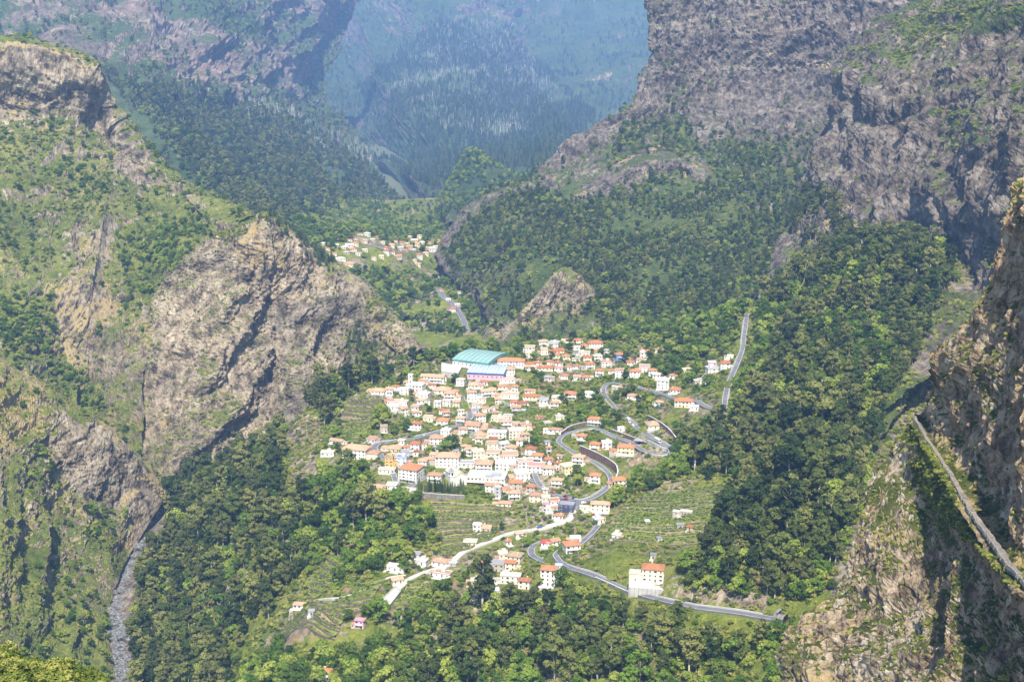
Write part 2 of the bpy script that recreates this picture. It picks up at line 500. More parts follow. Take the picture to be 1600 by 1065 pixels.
def rock_disp(G, n, amp, wl, strata=0.0, step=22.0, seed=1, grain=1.0):
    """buttresses and gullies, ledges along the beds, and rubble"""
    wv = np.stack([fbm(G, wl * 1.3, 2, seed + 31), fbm(G, wl * 1.3, 2, seed + 32), fbm(G, wl * 1.3, 2, seed + 33)], -1)
    Q = G + wv * wl * 0.28
    C = CUR + wv * np.array([1, 1, 0]) * wl * 0.35; C[..., 0] += 0.25 * CUR[..., 1]   # ribs lean a little
    d = fbm(C, (wl, wl * 2.6, 1), 6, seed, 0.56, ridged=True) * amp * 1.3
    d = d + fbm(C, (wl * 0.24, wl * 0.7, 1), 4, seed + 3, 0.6) * amp * 0.42 * grain
    d = d + fbm(Q, wl * 0.3, 3, seed + 4, 0.6) * amp * 0.25 * grain
    d = d + np.abs(fbm(G, wl * 0.09, 3, seed + 9, 0.6)) * amp * 0.34 * grain
    if strata:
        zz = G[..., 2] / step + fbm(G, wl * 1.6, 3, seed + 5) * 1.6
        fr = zz - np.floor(zz)
        saw = np.where(fr < 0.75, fr / 0.75, (1 - fr) / 0.25)         # a ledge at the foot of every band
        d = d - saw * strata * (0.4 + 0.6 * (fbm(G, wl, 2, seed + 6) > -0.2))
    return G + n * d[..., None]

def cover_fn(veg0, slope_a, slope_b, dry0, seed, cool=0.4, vegpoly=(), drypoly=(), rockpoly=(), coolpoly=(), sc=60.0, soil=0.0):
    def f(G, n, px, py):
        nz = np.abs(n[..., 2])
        nn = fbm(G, sc, 4, seed); n2 = fbm(G, sc * 0.6, 4, seed + 40)
        veg = veg0 + 0.75 * sstep(slope_a, slope_b, nz) + 0.45 * nn - 0.35
        dry = dry0 + 0.5 * sstep(slope_a, slope_b, nz) + 0.4 * n2 - 0.3
        cl = np.full(px.shape, cool, np.float32)
        jx = px + 14 * fbm(G, sc * 0.5, 3, seed + 7); jy = py + 14 * fbm(G, sc * 0.5, 3, seed + 8)
        for poly, k in vegpoly: veg = veg + k * in_poly(jx, jy, poly)
        for poly, k in drypoly: dry = dry + k * in_poly(jx, jy, poly)
        for poly, k in rockpoly:
            q = in_poly(jx, jy, poly); veg = veg - k * q; dry = dry - k * q
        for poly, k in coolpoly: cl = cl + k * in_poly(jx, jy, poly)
        return {'veg': np.clip(veg, -0.3, 1.2), 'dry': np.clip(dry, -0.3, 1.2), 'cool': np.clip(cl, 0, 1), 'soil': np.full(px.shape, soil, np.float32)}
    return f

# the cliff close by on the right, with the ledge the footpath runs on
NEAR = [
 [(1700,340,560),(1640,235,520),(1650,222,490),(1720,190,415),(1900,120,330)],
 [(1650,400,550),(1556,300,500),(1590,285,465),(1700,250,390),(1900,200,300)],
 [(1640,520,545),(1545,425,490),(1600,430,432),(1700,430,366),(1900,430,280)],
 [(1580,600,560),(1475,560,506),(1560,590,415),(1680,640,340),(1900,700,255)],
 [(1500,655,570),(1437,648,522),(1545,806,388),(1618,902,312),(1900,1100,200)],
 [(1480,668,565),(1420,655,515),(1522,832,376),(1590,915,305),(1880,1150,200)],
 [(1420,705,560),(1385,705,513),(1450,790,451),(1520,880,366),(1850,1200,215)],
 [(1390,800,525),(1322,800,482),(1430,900,426),(1520,1000,340),(1850,1300,205)],
 [(1340,920,510),(1290,920,466),(1400,1000,406),(1510,1100,318),(1840,1400,200)],
 [(1270,985,510),(1216,990,462),(1330,1060,414),(1500,1180,302),(1830,1500,195)],
 [(1285,1180,440),(1222,1180,415),(1320,1200,380),(1480,1300,285),(1820,1600,190)],
 [(1290,1480,370),(1230,1480,345),(1320,1500,325),(1470,1550,260),(1800,1800,180)]]
for _r in NEAR:
    _p, _q = np.array(_r[-2], float), np.array(_r[-1], float)
    _k = max(0.12, min(1.0, (1690 - _p[0]) / (_q[0] - _p[0])))
    _r[-1] = tuple(_p + (_q - _p) * _k)
def near_disp(G, n, tu, tv):
    k = np.ones(len(tv))
    k *= 1 - 0.95 * np.exp(-((tv - 4.5) / 0.42) ** 2)          # the ledge stays smooth
    k *= 1 - 0.5 * np.exp(-((tv - 5.6) / 0.5) ** 2)
    d = rock_disp(G, n, 6.5, 42.0, 1.5, 17.0, 21, 1.0) - G
    d += n * (fbm(G, (9, 9, 22), 5, 77, 0.62, ridged=True) * 3.2)[..., None]
    d += n * (np.abs(fbm(G, (2.4, 2.4, 3.6), 3, 78, .6)) * 1.6)[..., None]
    ku = np.ones(len(tu))
    return G + d * k[:, None, None]
near_cov = cover_fn(0.22, 0.35, 0.75, 0.28, 31, 0.35, sc=16.0,
    vegpoly=[([(1385,690),(1420,655),(1470,720),(1520,830),(1500,860),(1470,830),(1430,760)], 0.55), ([(1470,560),(1560,440),(1560,640),(1500,700)], 0.08)],
    drypoly=[([(1440,650),(1480,690),(1560,830),(1610,900),(1580,900),(1510,800)], 0.35), ([(1540,290),(1600,250),(1600,310),(1560,330)], 0.6), ([(1510,440),(1550,415),(1550,470),(1515,480)], 0.7), ([(1215,980),(1290,920),(1320,960),(1260,1020)], 0.3)],
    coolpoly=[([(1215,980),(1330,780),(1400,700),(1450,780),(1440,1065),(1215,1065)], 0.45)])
loft('near_cliff', NEAR, 580, 405, MAT['near'], near_disp, near_cov, back=(60, 100, -60))

WALL = [
 [(1480,-120,2040),(1560,-120,1760),(1700,-150,1530),(1900,-200,1160)],
 [(1440,-10,1990),(1510,-10,1720),(1610,-20,1490),(1810,-40,1130)],
 [(1362,45,1965),(1440,70,1690),(1550,90,1468),(1760,130,1116)],
 [(1308,108,1938),(1390,130,1662),(1510,170,1440),(1730,220,1095)],
 [(1297,190,1905),(1375,210,1628),(1495,250,1410),(1710,330,1074)],
 [(1268,245,1874),(1352,290,1588),(1482,340,1376),(1690,440,1048)],
 [(1242,295,1845),(1332,340,1555),(1472,410,1340),(1660,550,1025)],
 [(1236,335,1800),(1310,390,1515),(1470,430,1285),(1500,570,1035)],
 [(1205,400,1720),(1290,450,1450),(1440,510,1165),(1378,645,960)],
 [(1180,460,1650),(1260,530,1400),(1400,600,1070),(1318,770,860)]]
def wall_disp(G, n, tu, tv):
    k = np.interp(tv, [0, 6.5, 8, 9], [1, 1, 0.5, 0.3])
    d = rock_disp(G, n, 19.0, 130.0, 8.0, 46.0, 51) - G
    d += n * (fbm(G, (26, 26, 60), 4, 57, 0.6, ridged=True) * 3.5)[..., None]
    return G + d * k[:, None, None]
wall_cov = cover_fn(0.16, 0.42, 0.85, -0.05, 61, 0.45, sc=75.0,
    vegpoly=[([(1390,40),(1480,0),(1600,0),(1600,40),(1500,50),(1420,60)], 0.75), ([(1400,70),(1470,60),(1470,95),(1400,90)], 0.5), ([(1450,170),(1540,160),(1540,230),(1470,225)], 0.5),
             ([(1500,340),(1600,320),(1560,440),(1480,470)], 0.25), ([(1380,590),(1440,540),(1420,640),(1350,680)], 0.25)],
    drypoly=[([(1250,365),(1330,320),(1340,350),(1280,390)], 0.6), ([(1390,55),(1480,60),(1480,75),(1400,80)], 0.5), ([(1350,600),(1450,560),(1420,690),(1340,690)], 0.25)])
loft('right_wall', WALL, 490, 390, MAT['wall'], wall_disp, wall_cov, back=(160, 300, -30))

SPUR = [
 [(1030,-150,2760),(1150,-160,2730),(1300,-170,2650),(1460,-180,2550)],
 [(1024,-10,2690),(1140,-10,2655),(1300,-10,2575),(1460,-10,2485)],
 [(1006,120,2615),(1120,120,2565),(1290,110,2495),(1420,100,2410)],
 [(968,178,2550),(1095,185,2490),(1260,180,2420),(1400,200,2340)],
 [(880,240,2520),(1055,220,2420),(1230,235,2360),(1380,300,2250)],
 [(832,284,2480),(1010,255,2330),(1180,280,2270),(1330,330,2150)],
 [(747,320,2420),(965,318,2240),(1130,330,2130),(1280,360,2000)],
 [(704,370,2380),(900,370,2080),(1090,400,1960),(1230,410,1860)],
 [(692,410,2310),(850,432,1900),(1030,470,1780),(1180,470,1700)],
 [(748,470,2130),(806,510,1750),(950,530,1610),(1120,520,1570)],
 [(765,545,1850),(800,560,1630),(920,560,1530),(1100,560,1480)]]
def spur_disp(G, n, tu, tv):
    k = np.interp(tv, [0, 3.4, 5, 6, 10], [1, 1, 0.8, 0.55, 0.5])
    d = rock_disp(G, n, 32.0, 150.0, 8.0, 75.0, 81) - G
    d += n * (fbm(G, (30, 30, 70), 4, 87, 0.6, ridged=True) * 4.5)[..., None]
    return G + d * k[:, None, None]
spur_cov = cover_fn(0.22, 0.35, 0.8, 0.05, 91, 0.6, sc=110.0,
    vegpoly=[([(970,190),(1060,175),(1090,240),(990,250)], 0.5), ([(1090,240),(1280,190),(1270,300),(1130,300)], 0.4), ([(700,370),(830,290),(900,330),(1230,330),(1240,470),(940,520),(900,480),(800,500),(720,470)], 0.35)],
    rockpoly=[([(1020,0),(1450,0),(1300,190),(1090,230),(1060,170),(990,160)], 0.24), ([(690,370),(712,355),(718,400),(695,415)], 0.3)],
    drypoly=[([(1000,240),(1100,270),(1090,280),(1010,255)], 0.6), ([(1040,310),(1100,310),(1080,335),(1040,325)], 0.6), ([(1200,85),(1300,95),(1300,105),(1200,98)], 0.7), ([(780,400),(900,390),(860,520),(760,520)], 0.3)])
loft('central_spur', SPUR, 440, 370, MAT['wall'], spur_disp, spur_cov, back=(140, 350, -40))

CRAG = [
 [(330,430,1820),(395,400,1830),(420,400,1830),(480,440,1840),(560,490,1820),(655,570,1740)],
 [(325,385,1625),(398,350,1605),(418,344,1603),(480,388,1640),(560,438,1665),(652,548,1590)],
 [(262,460,1615),(368,430,1555),(408,472,1592),(462,470,1580),(550,505,1612),(640,570,1570)],
 [(227,550,1568),(338,528,1498),(418,560,1558),(466,560,1525),(535,570,1565),(622,598,1530)],
 [(208,640,1502),(308,630,1440),(425,640,1502),(468,636,1475),(520,632,1505),(595,632,1480)],
 [(216,700,1405),(290,716,1382),(402,705,1432),(446,696,1410),(490,692,1425),(565,682,1410)],
 [(236,765,1340),(282,770,1330),(392,762,1345),(436,756,1330),(480,752,1330),(555,742,1320)]]
def crag_disp(G, n, tu, tv):
    k = np.interp(tv, [0, 0.6, 1, 1.6, 6], [0.3, 0.4, 0.45, 1, 1])
    g = fbm(CUR + np.stack([CUR[..., 1] * .35, CUR[..., 1] * 0, CUR[..., 1] * 0], -1), (84, 520, 1), 3, 103, 0.5, ridged=True) * 25.0          # fins and gullies running down the face
    d = rock_disp(G, n, 13.0, 60.0, 0.0, 30.0, 101) - G + n * g[..., None]
    d += n * (fbm(G, (16, 16, 34), 4, 107, 0.6, ridged=True) * 3.6)[..., None]
    return G + d * k[:, None, None]
crag_cov = cover_fn(0.04, 0.45, 0.85, 0.16, 111, 0.05, sc=45.0,
    vegpoly=[([(340,320),(420,330),(520,390),(510,430),(450,390),(400,350),(330,400)], 0.5), ([(550,510),(640,560),(600,600),(540,560)], 0.6), ([(180,480),(250,470),(220,600),(200,650)], 0.35)],
    drypoly=[([(350,380),(410,345),(450,390),(440,420),(370,410)], 0.5), ([(570,470),(650,550),(630,570),(580,500)], 0.45)],
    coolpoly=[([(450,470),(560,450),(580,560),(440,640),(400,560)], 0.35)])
loft('crag', CRAG, 440, 345, MAT['crag'], crag_disp, crag_cov, back=(-40, 160, -60))

LEFTN = [
 [(-200,600,1560),(-60,640,1520),(0,660,1480),(130,720,1440),(275,800,1390)],
 [(-200,510,1170),(-60,545,1190),(0,565,1200),(130,640,1235),(262,768,1270)],
 [(-200,630,1070),(-60,660,1085),(0,680,1105),(110,740,1155),(216,845,1195)],
 [(-200,770,985),(-60,790,1000),(0,810,1015),(90,850,1070),(187,900,1112)],
 [(-200,890,915),(-60,910,930),(0,930,945),(90,960,1000),(170,970,1042)],
 [(-200,1010,855),(-60,1030,870),(0,1040,885),(90,1060,930),(178,1050,962)],
 [(-200,1150,795),(-60,1150,810),(0,1150,825),(90,1160,870),(192,1130,892)]]
def leftn_disp(G, n, tu, tv):
    k = np.interp(tv, [0, 0.8, 1, 1.5, 6], [0.3, 0.35, 0.4, 1, 1]); ku = np.interp(tu, [0, 3.2, 4], [1, 1, 0.25])
    g = fbm(CUR, (75, 260, 1), 2, 123, ridged=True) * 12.0
    d = rock_disp(G, n, 9.0, 55.0, 3.0, 24.0, 121) - G + n * g[..., None]
    d += n * (fbm(G, (11, 11, 22), 4, 127, 0.6, ridged=True) * 2.0)[..., None]
    return G + d * (k[:, None] * ku[None])[..., None]
leftn_cov = cover_fn(0.27, 0.4, 0.8, 0.56, 131, 0.2, sc=34.0,
    vegpoly=[([(0,800),(90,780),(190,860),(170,1065),(0,1065)], 0.30), ([(0,700),(60,700),(80,780),(30,800),(0,780)], 0.3), ([(130,790),(210,790),(200,850),(140,850)], 0.4)],
    rockpoly=[([(90,640),(180,680),(265,775),(240,810),(150,800),(90,720)], 0.45)],
    drypoly=[([(0,570),(60,600),(60,680),(0,690)], 0.3), ([(190,700),(265,770),(230,800),(190,760)], 0.3)])
loft('left_slope', LEFTN, 390, 350, MAT['crag'], leftn_disp, leftn_cov)

LEFTM = [
 [(-150,120,2500),(0,130,2560),(130,170,2560),(210,280,2500),(310,350,2400),(350,370,2200),(390,390,2000)],
 [(-150,50,1950),(0,62,2000),(140,98,2030),(186,190,2050),(300,298,1990),(346,322,1860),(400,348,1720)],
 [(-150,165,1915),(0,175,1965),(128,185,1990),(180,240,2000),(280,312,1920),(330,350,1800),(370,395,1690)],
 [(-150,300,1780),(0,300,1800),(110,300,1830),(170,320,1840),(240,360,1780),(290,395,1710),(330,445,1640)],
 [(-150,400,1650),(0,400,1660),(80,410,1680),(150,430,1690),(200,450,1660),(240,485,1620),(270,510,1580)],
 [(-150,500,1500),(0,500,1520),(70,520,1550),(130,540,1570),(170,560,1555),(200,580,1530),(228,605,1500)],
 [(-150,600,1380),(0,600,1400),(80,640,1430),(140,670,1440),(180,684,1430),(205,694,1415),(228,704,1400)],
 [(-150,700,1300),(0,700,1310),(80,740,1340),(140,760,1350),(190,770,1350),(215,775,1340),(240,780,1330)]]
def leftm_disp(G, n, tu, tv):
    k = np.interp(tv, [0, 0.9, 1.1, 2, 7], [0.35, 0.45, 0.7, 1, 1])
    g = fbm(CUR, (110, 420, 1), 2, 143, ridged=True) * 24.0
    d = rock_disp(G, n, 16.0, 90.0, 7.0, 38.0, 141) - G + n * g[..., None]
    d += n * (fbm(G, (20, 20, 40), 4, 147, 0.6, ridged=True) * 4.5)[..., None]
    return G + d * k[:, None, None]
leftm_cov = cover_fn(0.24, 0.4, 0.8, 0.42, 151, 0.25, sc=70.0,
    vegpoly=[([(0,190),(90,160),(180,240),(310,330),(300,380),(220,450),(60,440),(0,380)], 0.22), ([(0,480),(80,460),(90,540),(170,640),(130,650),(60,600),(0,560)], 0.45), ([(190,200),(260,260),(250,280),(190,230)], 0.5), ([(180,370),(330,330),(300,420),(200,470)], 0.3)],
    rockpoly=[([(0,60),(150,100),(190,210),(170,230),(120,170),(0,150)], 0.5), ([(190,200),(300,300),(280,320),(180,260)], 0.35), ([(60,320),(180,360),(170,420),(60,390)], 0.2)],
    drypoly=[([(0,60),(150,95),(150,106),(0,74)], 0.5), ([(60,190),(110,190),(100,210),(40,210)], 0.4)])
loft('left_mountain', LEFTM, 380, 340, MAT['crag'], leftm_disp, leftm_cov)

FARL = [
 [(-250,-150,3500),(150,-150,3600),(350,-120,3900),(560,-60,4600)],
 [(-250,0,3150),(150,0,3250),(350,20,3600),(520,60,4300)],
 [(-250,120,2850),(150,110,2900),(330,130,3200),(500,180,3800)],
 [(-100,220,2600),(200,200,2650),(370,220,2950),(560,260,3400)],
 [(100,290,2450),(300,290,2450),(450,310,2700),(640,330,2950)],
 [(300,360,2250),(420,370,2250),(540,380,2450),(680,380,2600)],
 [(380,430,2050),(480,432,2080),(590,450,2200),(690,425,2330)],
 [(480,520,1850),(560,520,1900),(640,505,2000),(690,480,2150)]]
FARL = [[(a_, b_, 2050 + (c_ - 2050) * (2.0 if c_ > 2050 else 1)) for a_, b_, c_ in r_] for r_ in FARL]
def farl_disp(G, n, tu, tv):
    k = np.interp(tv, [0, 2.5, 3.5, 5, 7], [1, 1, 0.8, 0.4, 0.25])
    g = fbm(CUR, (360, 1300, 1), 3, 163, 0.5, ridged=True) * 85.0
    d = rock_disp(G, n, 55.0, 290.0, 8.0, 90.0, 161) - G + n * g[..., None]
    d += n * (fbm(G, (70, 70, 140), 4, 167, 0.6, ridged=True) * 11.0)[..., None]
    return G + d * k[:, None, None]
farl_cov = cover_fn(0.45, 0.4, 0.8, 0.08, 171, 0.25, sc=170.0,
    rockpoly=[([(0,0),(250,0),(480,100),(470,150),(240,120),(0,60)], 0.35)],
    drypoly=[([(170,60),(400,70),(480,140),(330,140)], 0.25), ([(610,285),(690,300),(700,340),(640,310)], 0.5)],
    vegpoly=[([(200,150),(460,170),(680,300),(690,480),(480,440),(300,330)], 0.35)])
loft('far_left_mountain', FARL, 320, 250, MAT['far'], farl_disp, farl_cov)

BACK = [
 [(250,-200,6200),(560,-120,6000),(690,-60,5600),(860,-120,5900),(1150,-200,6000)],
 [(300,-30,5900),(560,-10,5700),(700,0,5300),(850,10,5600),(1100,-20,5700)],
 [(400,60,5500),(570,80,5200),(700,80,4900),(830,90,5100),(1080,60,5300)],
 [(470,150,4900),(590,160,4600),(710,150,4400),(830,160,4600),(1060,140,4900)],
 [(540,230,4300),(640,240,4000),(730,220,3900),(850,210,4100),(1040,200,4400)],
 [(620,290,3700),(690,280,3500),(760,270,3400),(880,240,3700),(1030,240,4000)],
 [(660,340,3100),(700,330,3100),(780,310,3000),(880,280,3100),(1020,270,3300)],
 [(670,400,2600),(710,372,2620),(780,352,2620),(860,325,2650),(990,320,2700)]]
BACK = [[(a_, b_, 2600 + (c_ - 2600) * 2.4) for a_, b_, c_ in r_] for r_ in BACK]
def back_disp(G, n, tu, tv):
    k = np.interp(tv, [0, 4, 5, 6, 7], [1, 1, 0.6, 0.35, 0.25])
    g = fbm(CUR, (700, 2400, 1), 3, 183, 0.5, ridged=True) * 190.0
    d = rock_disp(G, n, 90.0, 500.0, 8.0, 140.0, 181) - G + n * g[..., None]
    d += n * (fbm(G, (120, 120, 240), 4, 187, 0.6, ridged=True) * 20.0)[..., None]
    return G + d * k[:, None, None]
back_cov = cover_fn(0.50, 0.4, 0.8, 0.05, 191, 0.3, sc=260.0,
    drypoly=[([(765,140),(830,150),(830,170),(780,165)], 0.6), ([(850,180),(900,180),(890,210),(855,200)], 0.7), ([(700,260),(735,240),(775,290),(700,300)], 0.6), ([(870,90),(960,110),(960,150),(880,130)], 0.35)],
    vegpoly=[([(560,130),(690,20),(860,110),(930,180),(860,250),(700,280),(600,250)], 0.3)])
loft('back_mountain', BACK, 320, 230, MAT['far'], back_disp, back_cov)

KNOLL = [
 [(830,490,1920),(885,455,1920),(940,480,1900),(975,520,1860)],
 [(795,518,1735),(876,424,1775),(918,448,1775),(955,522,1720)],
 [(785,532,1715),(848,480,1745),(918,488,1748),(962,532,1690)],
 [(778,548,1690),(838,536,1695),(905,536,1695),(968,548,1650)],
 [(775,570,1660),(835,570,1660),(905,570,1660),(972,572,1620)]]
def knoll_disp(G, n, tu, tv):
    k = np.interp(tv, [0, 1, 1.5, 4], [.3, .45, 1, 1])
    return G + (rock_disp(G, n, 11.0, 50.0, 0, 20, 221) - G) * k[:, None, None]
loft('rocky_knoll', KNOLL, 180, 130, MAT['crag'], knoll_disp, cover_fn(.12, .4, .8, .22, 231, .35, sc=40.0))
OUTC = [
 [(440,650,1360),(470,640,1360),(500,640,1350),(530,650,1330)],
 [(446,650,1285),(472,628,1290),(498,640,1270),(520,660,1240)],
 [(440,705,1225),(468,690,1235),(494,690,1215),(512,700,1180)],
 [(446,755,1165),(466,745,1170),(488,745,1150),(506,745,1120)],
 [(448,810,1090),(466,800,1090),(488,795,1080),(506,790,1060)]]
loft('rock_outcrop', OUTC, 130, 150, MAT['crag'], lambda G, n, tu, tv: rock_disp(G, n, 8.0, 34.0, 2.0, 14, 241), cover_fn(.0, .45, .85, .02, 251, .75, sc=20.0))

VSPUR = [
 [(680,330,3700),(735,275,3800),(790,285,3800),(860,300,3700)],
 [(684,325,3200),(733,240,3380),(775,262,3350),(840,285,3200)],
 [(678,338,3040),(722,290,3160),(780,295,3150),(848,305,3040)],
 [(674,352,2860),(720,345,2850),(785,335,2850),(860,325,2800)],
 [(670,380,2640),(720,375,2640),(785,365,2640),(860,355,2600)]]
loft('valley_spur', VSPUR, 130, 90, MAT['far'], lambda G, n, tu, tv: G + (rock_disp(G, n, 18.0, 120.0, 0, 30, 261) - G) * np.interp(tv, [0, 1, 2, 4], [.4, .6, 1, .5])[:, None, None], cover_fn(.45, .3, .7, .25, 271, .2, sc=120.0, drypoly=[([(700,300),(733,243),(775,268),(770,300)], .4)]))

BAND = [
 [(880,300,2420),(985,235,2440),(1060,225,2440),(1140,265,2380)],
 [(888,310,2300),(985,258,2290),(1060,248,2290),(1122,284,2235)],
 [(891,325,2265),(980,290,2262),(1060,288,2260),(1126,305,2205)],
 [(895,345,2220),(975,330,2230),(1060,332,2225),(1130,330,2170)],
 [(900,385,2140),(975,378,2140),(1060,380,2140),(1130,376,2090)]]
loft('cliff_band', BAND, 200, 110, MAT['wall'], lambda G, n, tu, tv: G + (rock_disp(G, n, 15.0, 70.0, 5.0, 30, 281) - G) * np.interp(tv, [0, 1, 1.4, 3, 4], [.3, .5, 1, 1, .4])[:, None, None], cover_fn(.02, .45, .85, .12, 291, .6, sc=50.0))
# ------------------------------------------------------------------ colours for the built things
def col_mat(key, col, **kw):
    if key not in MAT: MAT[key] = plain(key, col, **kw)
    return MAT[key]
WALLC = {'white': (0.70, 0.665, 0.60), 'cream': (0.72, 0.63, 0.47), 'ochre': (0.66, 0.42, 0.14), 'stone': (0.48, 0.42, 0.34), 'grey': (0.46, 0.45, 0.44),
         'pink': (0.66, 0.42, 0.50), 'blue': (0.12, 0.34, 0.78), 'pale blue': (0.58, 0.72, 0.88), 'navy': (0.06, 0.07, 0.14), 'red': (0.45, 0.16, 0.12), 'yellow': (0.80, 0.66, 0.34)}
ROOFC = {'orange': (0.60, 0.255, 0.125), 'peach': (0.67, 0.40, 0.25), 'terracotta': (0.50, 0.185, 0.10), 'red': (0.62, 0.11, 0.08), 'salmon': (0.70, 0.40, 0.32), 'tan': (0.60, 0.44, 0.27),
         'white': (0.74, 0.73, 0.70), 'grey': (0.40, 0.40, 0.42), 'mauve': (0.28, 0.24, 0.29), 'cream': (0.74, 0.66, 0.50), 'pink': (0.72, 0.36, 0.40)}
for k, c in WALLC.items(): col_mat('wall_' + k, c, var=0.07, scale=0.25)
for k, c in ROOFC.items():
    m, nt, b, out = new_mat('roof_' + k); N = NT(nt); P = N.coord()
    rn = N.n('ShaderNodeObjectInfo').outputs['Random']
    f = N.math('ADD', N.math('MULTIPLY', N.noise(P, 0.8, 5, 0.7), 0.7), N.math('MULTIPLY', rn, 0.3))
    wv = N.n('ShaderNodeTexWave'); wv.inputs['Scale'].default_value = 1.6; wv.inputs['Distortion'].default_value = 0.3; N.L(P, wv.inputs[0])
    base = N.mix(N.mrange(f, 0.3, 0.7), tuple(q * 0.62 for q in c), tuple(min(0.8, q * 1.12) for q in c))
    N.L(base, b.inputs['Base Color']); N.L(N.bump(wv.outputs['Fac'], 0.12), b.inputs['Normal'])
    MAT['roof_' + k] = m
MAT['glass'] = plain('window_glass', (0.035, 0.04, 0.05), rough=0.15, spec=0.6, var=0.3)
MAT['frame'] = plain('window_frame', (0.7, 0.68, 0.64), var=0.05)
MAT['door'] = plain('door_wood', (0.14, 0.08, 0.05), var=0.2)
MAT['asphalt'] = plain('asphalt', (0.155, 0.155, 0.165), rough=0.9, var=0.18, scale=0.15)
MAT['pale'] = plain('pale_concrete_road', (0.46, 0.43, 0.38), rough=0.9, var=0.14, scale=0.2)
MAT['concrete'] = plain('concrete', (0.50, 0.48, 0.44), rough=0.9, var=0.15, scale=0.12)
MAT['redwall'] = plain('red_basalt_wall', (0.20, 0.125, 0.115), rough=0.95, var=0.35, scale=0.5, bump=0.3)
MAT['greywall'] = plain('grey_stone_wall', (0.25, 0.235, 0.215), rough=0.95, var=0.35, scale=0.6, bump=0.3)
MAT['drystone'] = plain('dry_stone', (0.17, 0.14, 0.10), rough=0.95, var=0.4, scale=0.7, bump=0.3)
MAT['whitepaint'] = plain('white_paint', (0.5, 0.5, 0.48), var=0.04)
MAT['turquoise'] = plain('turquoise_sheet', (0.25, 0.37, 0.33), rough=0.5, var=0.07, scale=0.1)
MAT['turquoise_dark'] = plain('dark_turquoise_sheet', (0.05, 0.26, 0.21), rough=0.5, var=0.07)
MAT['bluesheet'] = plain('blue_sheet', (0.40, 0.52, 0.58), rough=0.5, var=0.10, scale=0.1)
MAT['bluetrim'] = plain('blue_trim', (0.10, 0.14, 0.36), rough=0.5)
MAT['metal'] = plain('dull_metal', (0.35, 0.35, 0.36), rough=0.5, spec=0.5)
MAT['polewood'] = plain('pole_wood', (0.40, 0.36, 0.31), var=0.2)
MAT['tyre'] = plain('tyre_rubber', (0.02, 0.02, 0.02))
for k, c in {'car_white': (0.78, 0.78, 0.78), 'car_silver': (0.45, 0.46, 0.48), 'car_red': (0.50, 0.04, 0.03), 'car_dark': (0.04, 0.045, 0.06), 'car_blue': (0.06, 0.14, 0.40)}.items():
    MAT[k] = plain(k, c, rough=0.25, spec=0.5, var=0.02)

def up(p, dz=0.0): return (float(p[0]), float(p[1]), float(p[2]) + CZ + dz)

# ------------------------------------------------------------------ road ribbons
def ribbon_sides(q):
    t = np.gradient(q[:, :2], axis=0); t /= np.linalg.norm(t, axis=1, keepdims=True) + 1e-9
    return np.c_[t[:, 1], -t[:, 0]]           # to the right of travel

def ribbon(name, q, off0, off1, z0, z1, mat, parent=None, skirt=0.0):
    s = ribbon_sides(q); n = len(q)
    def line(off, dz): return np.c_[q[:, :2] + s * off, q[:, 2] + dz + CZ]
    if skirt:
        L = [line(off0, z0 - skirt), line(off0, z0), line(off1, z1), line(off1, z1 - skirt)]
    else:
        L = [line(off0, z0), line(off1, z1)]
    v = np.concatenate(L); f = []
    for k in range(len(L) - 1):
        i = np.arange(n - 1)
        f.append(np.stack([k * n + i, (k + 1) * n + i, (k + 1) * n + i + 1, k * n + i + 1], -1))
    return link(name, mesh_np(name, v, np.concatenate(f), mat), parent)

for nm, q in road_pts.items():
    w, sfc = ROADS[nm][:2]
    o = ribbon('path' if 'path' in nm else 'road', q, -w / 2, w / 2, 0.12, 0.12, MAT[sfc], None, 1.6)
    o['kind'] = 'structure'
    if sfc == 'asphalt':
        dash = q
        ribbon('edge_line', q, -w / 2 + 0.45, -w / 2 + 0.75, 0.135, 0.135, MAT['whitepaint'], o)
        ribbon('edge_line', q, w / 2 - 0.75, w / 2 - 0.45, 0.135, 0.135, MAT['whitepaint'], o)
    if nm in ('hairpin_road', 'lower_lane', 'bottom_road', 'curved_street'):
        # low parapets on the outer edges, in stretches
        rng = random.Random(nm)
        i = 2
        while i < len(q) - 12:
            k = rng.randint(8, 20); side = rng.choice((-1, 1))
            seg = q[i:i + k]
            if side < 0: ribbon('parapet', seg, -w / 2 - 0.5, -w / 2 - 0.1, 0.75, 0.75, MAT['concrete'], o, 1.5)
            else: ribbon('parapet', seg, w / 2 + 0.1, w / 2 + 0.5, 0.75, 0.75, MAT['concrete'], o, 1.5)
            i += k + rng.randint(2, 9)

def wall_line(name, pix, h, thick, mat, label, y0=575, cat='wall'):
    pts = np.array([hit(a, b, y0) for a, b in pix]); q = resample(pts, 3.0)
    q[:, 2] = smooth1(gz(q[:, 0], q[:, 1]), 5)
    o = ribbon(name, q, -thick / 2, thick / 2, h, h, mat, None, h + 3.0)
    ribbon('coping', q, -thick / 2 - 0.12, thick / 2 + 0.12, h + 0.22, h + 0.22, MAT['concrete'], o, 0.25)
    return tag(o, label, cat)
wall_line('retaining_wall', [(877,681),(890,672),(905,667),(930,663)], 4, 0.8, MAT['redwall'], 'reddish retaining wall curving round the tight left hairpin')
wall_line('retaining_wall', [(955,675),(975,682),(1000,691),(1010,696)], 3, 0.8, MAT['redwall'], 'reddish retaining wall above the middle leg of the hairpin road')
wall_line('retaining_wall', [(906,707),(925,715),(945,725),(962,737),(965,750),(958,765)], 7, 0.8, MAT['redwall'], 'tall reddish curved retaining wall below the cream houses in the hairpin loop')
wall_line('retaining_wall', [(1006,690),(1025,698),(1041,705)], 2.5, 0.8, MAT['concrete'], 'grey concrete wall inside the right-hand hairpin end')
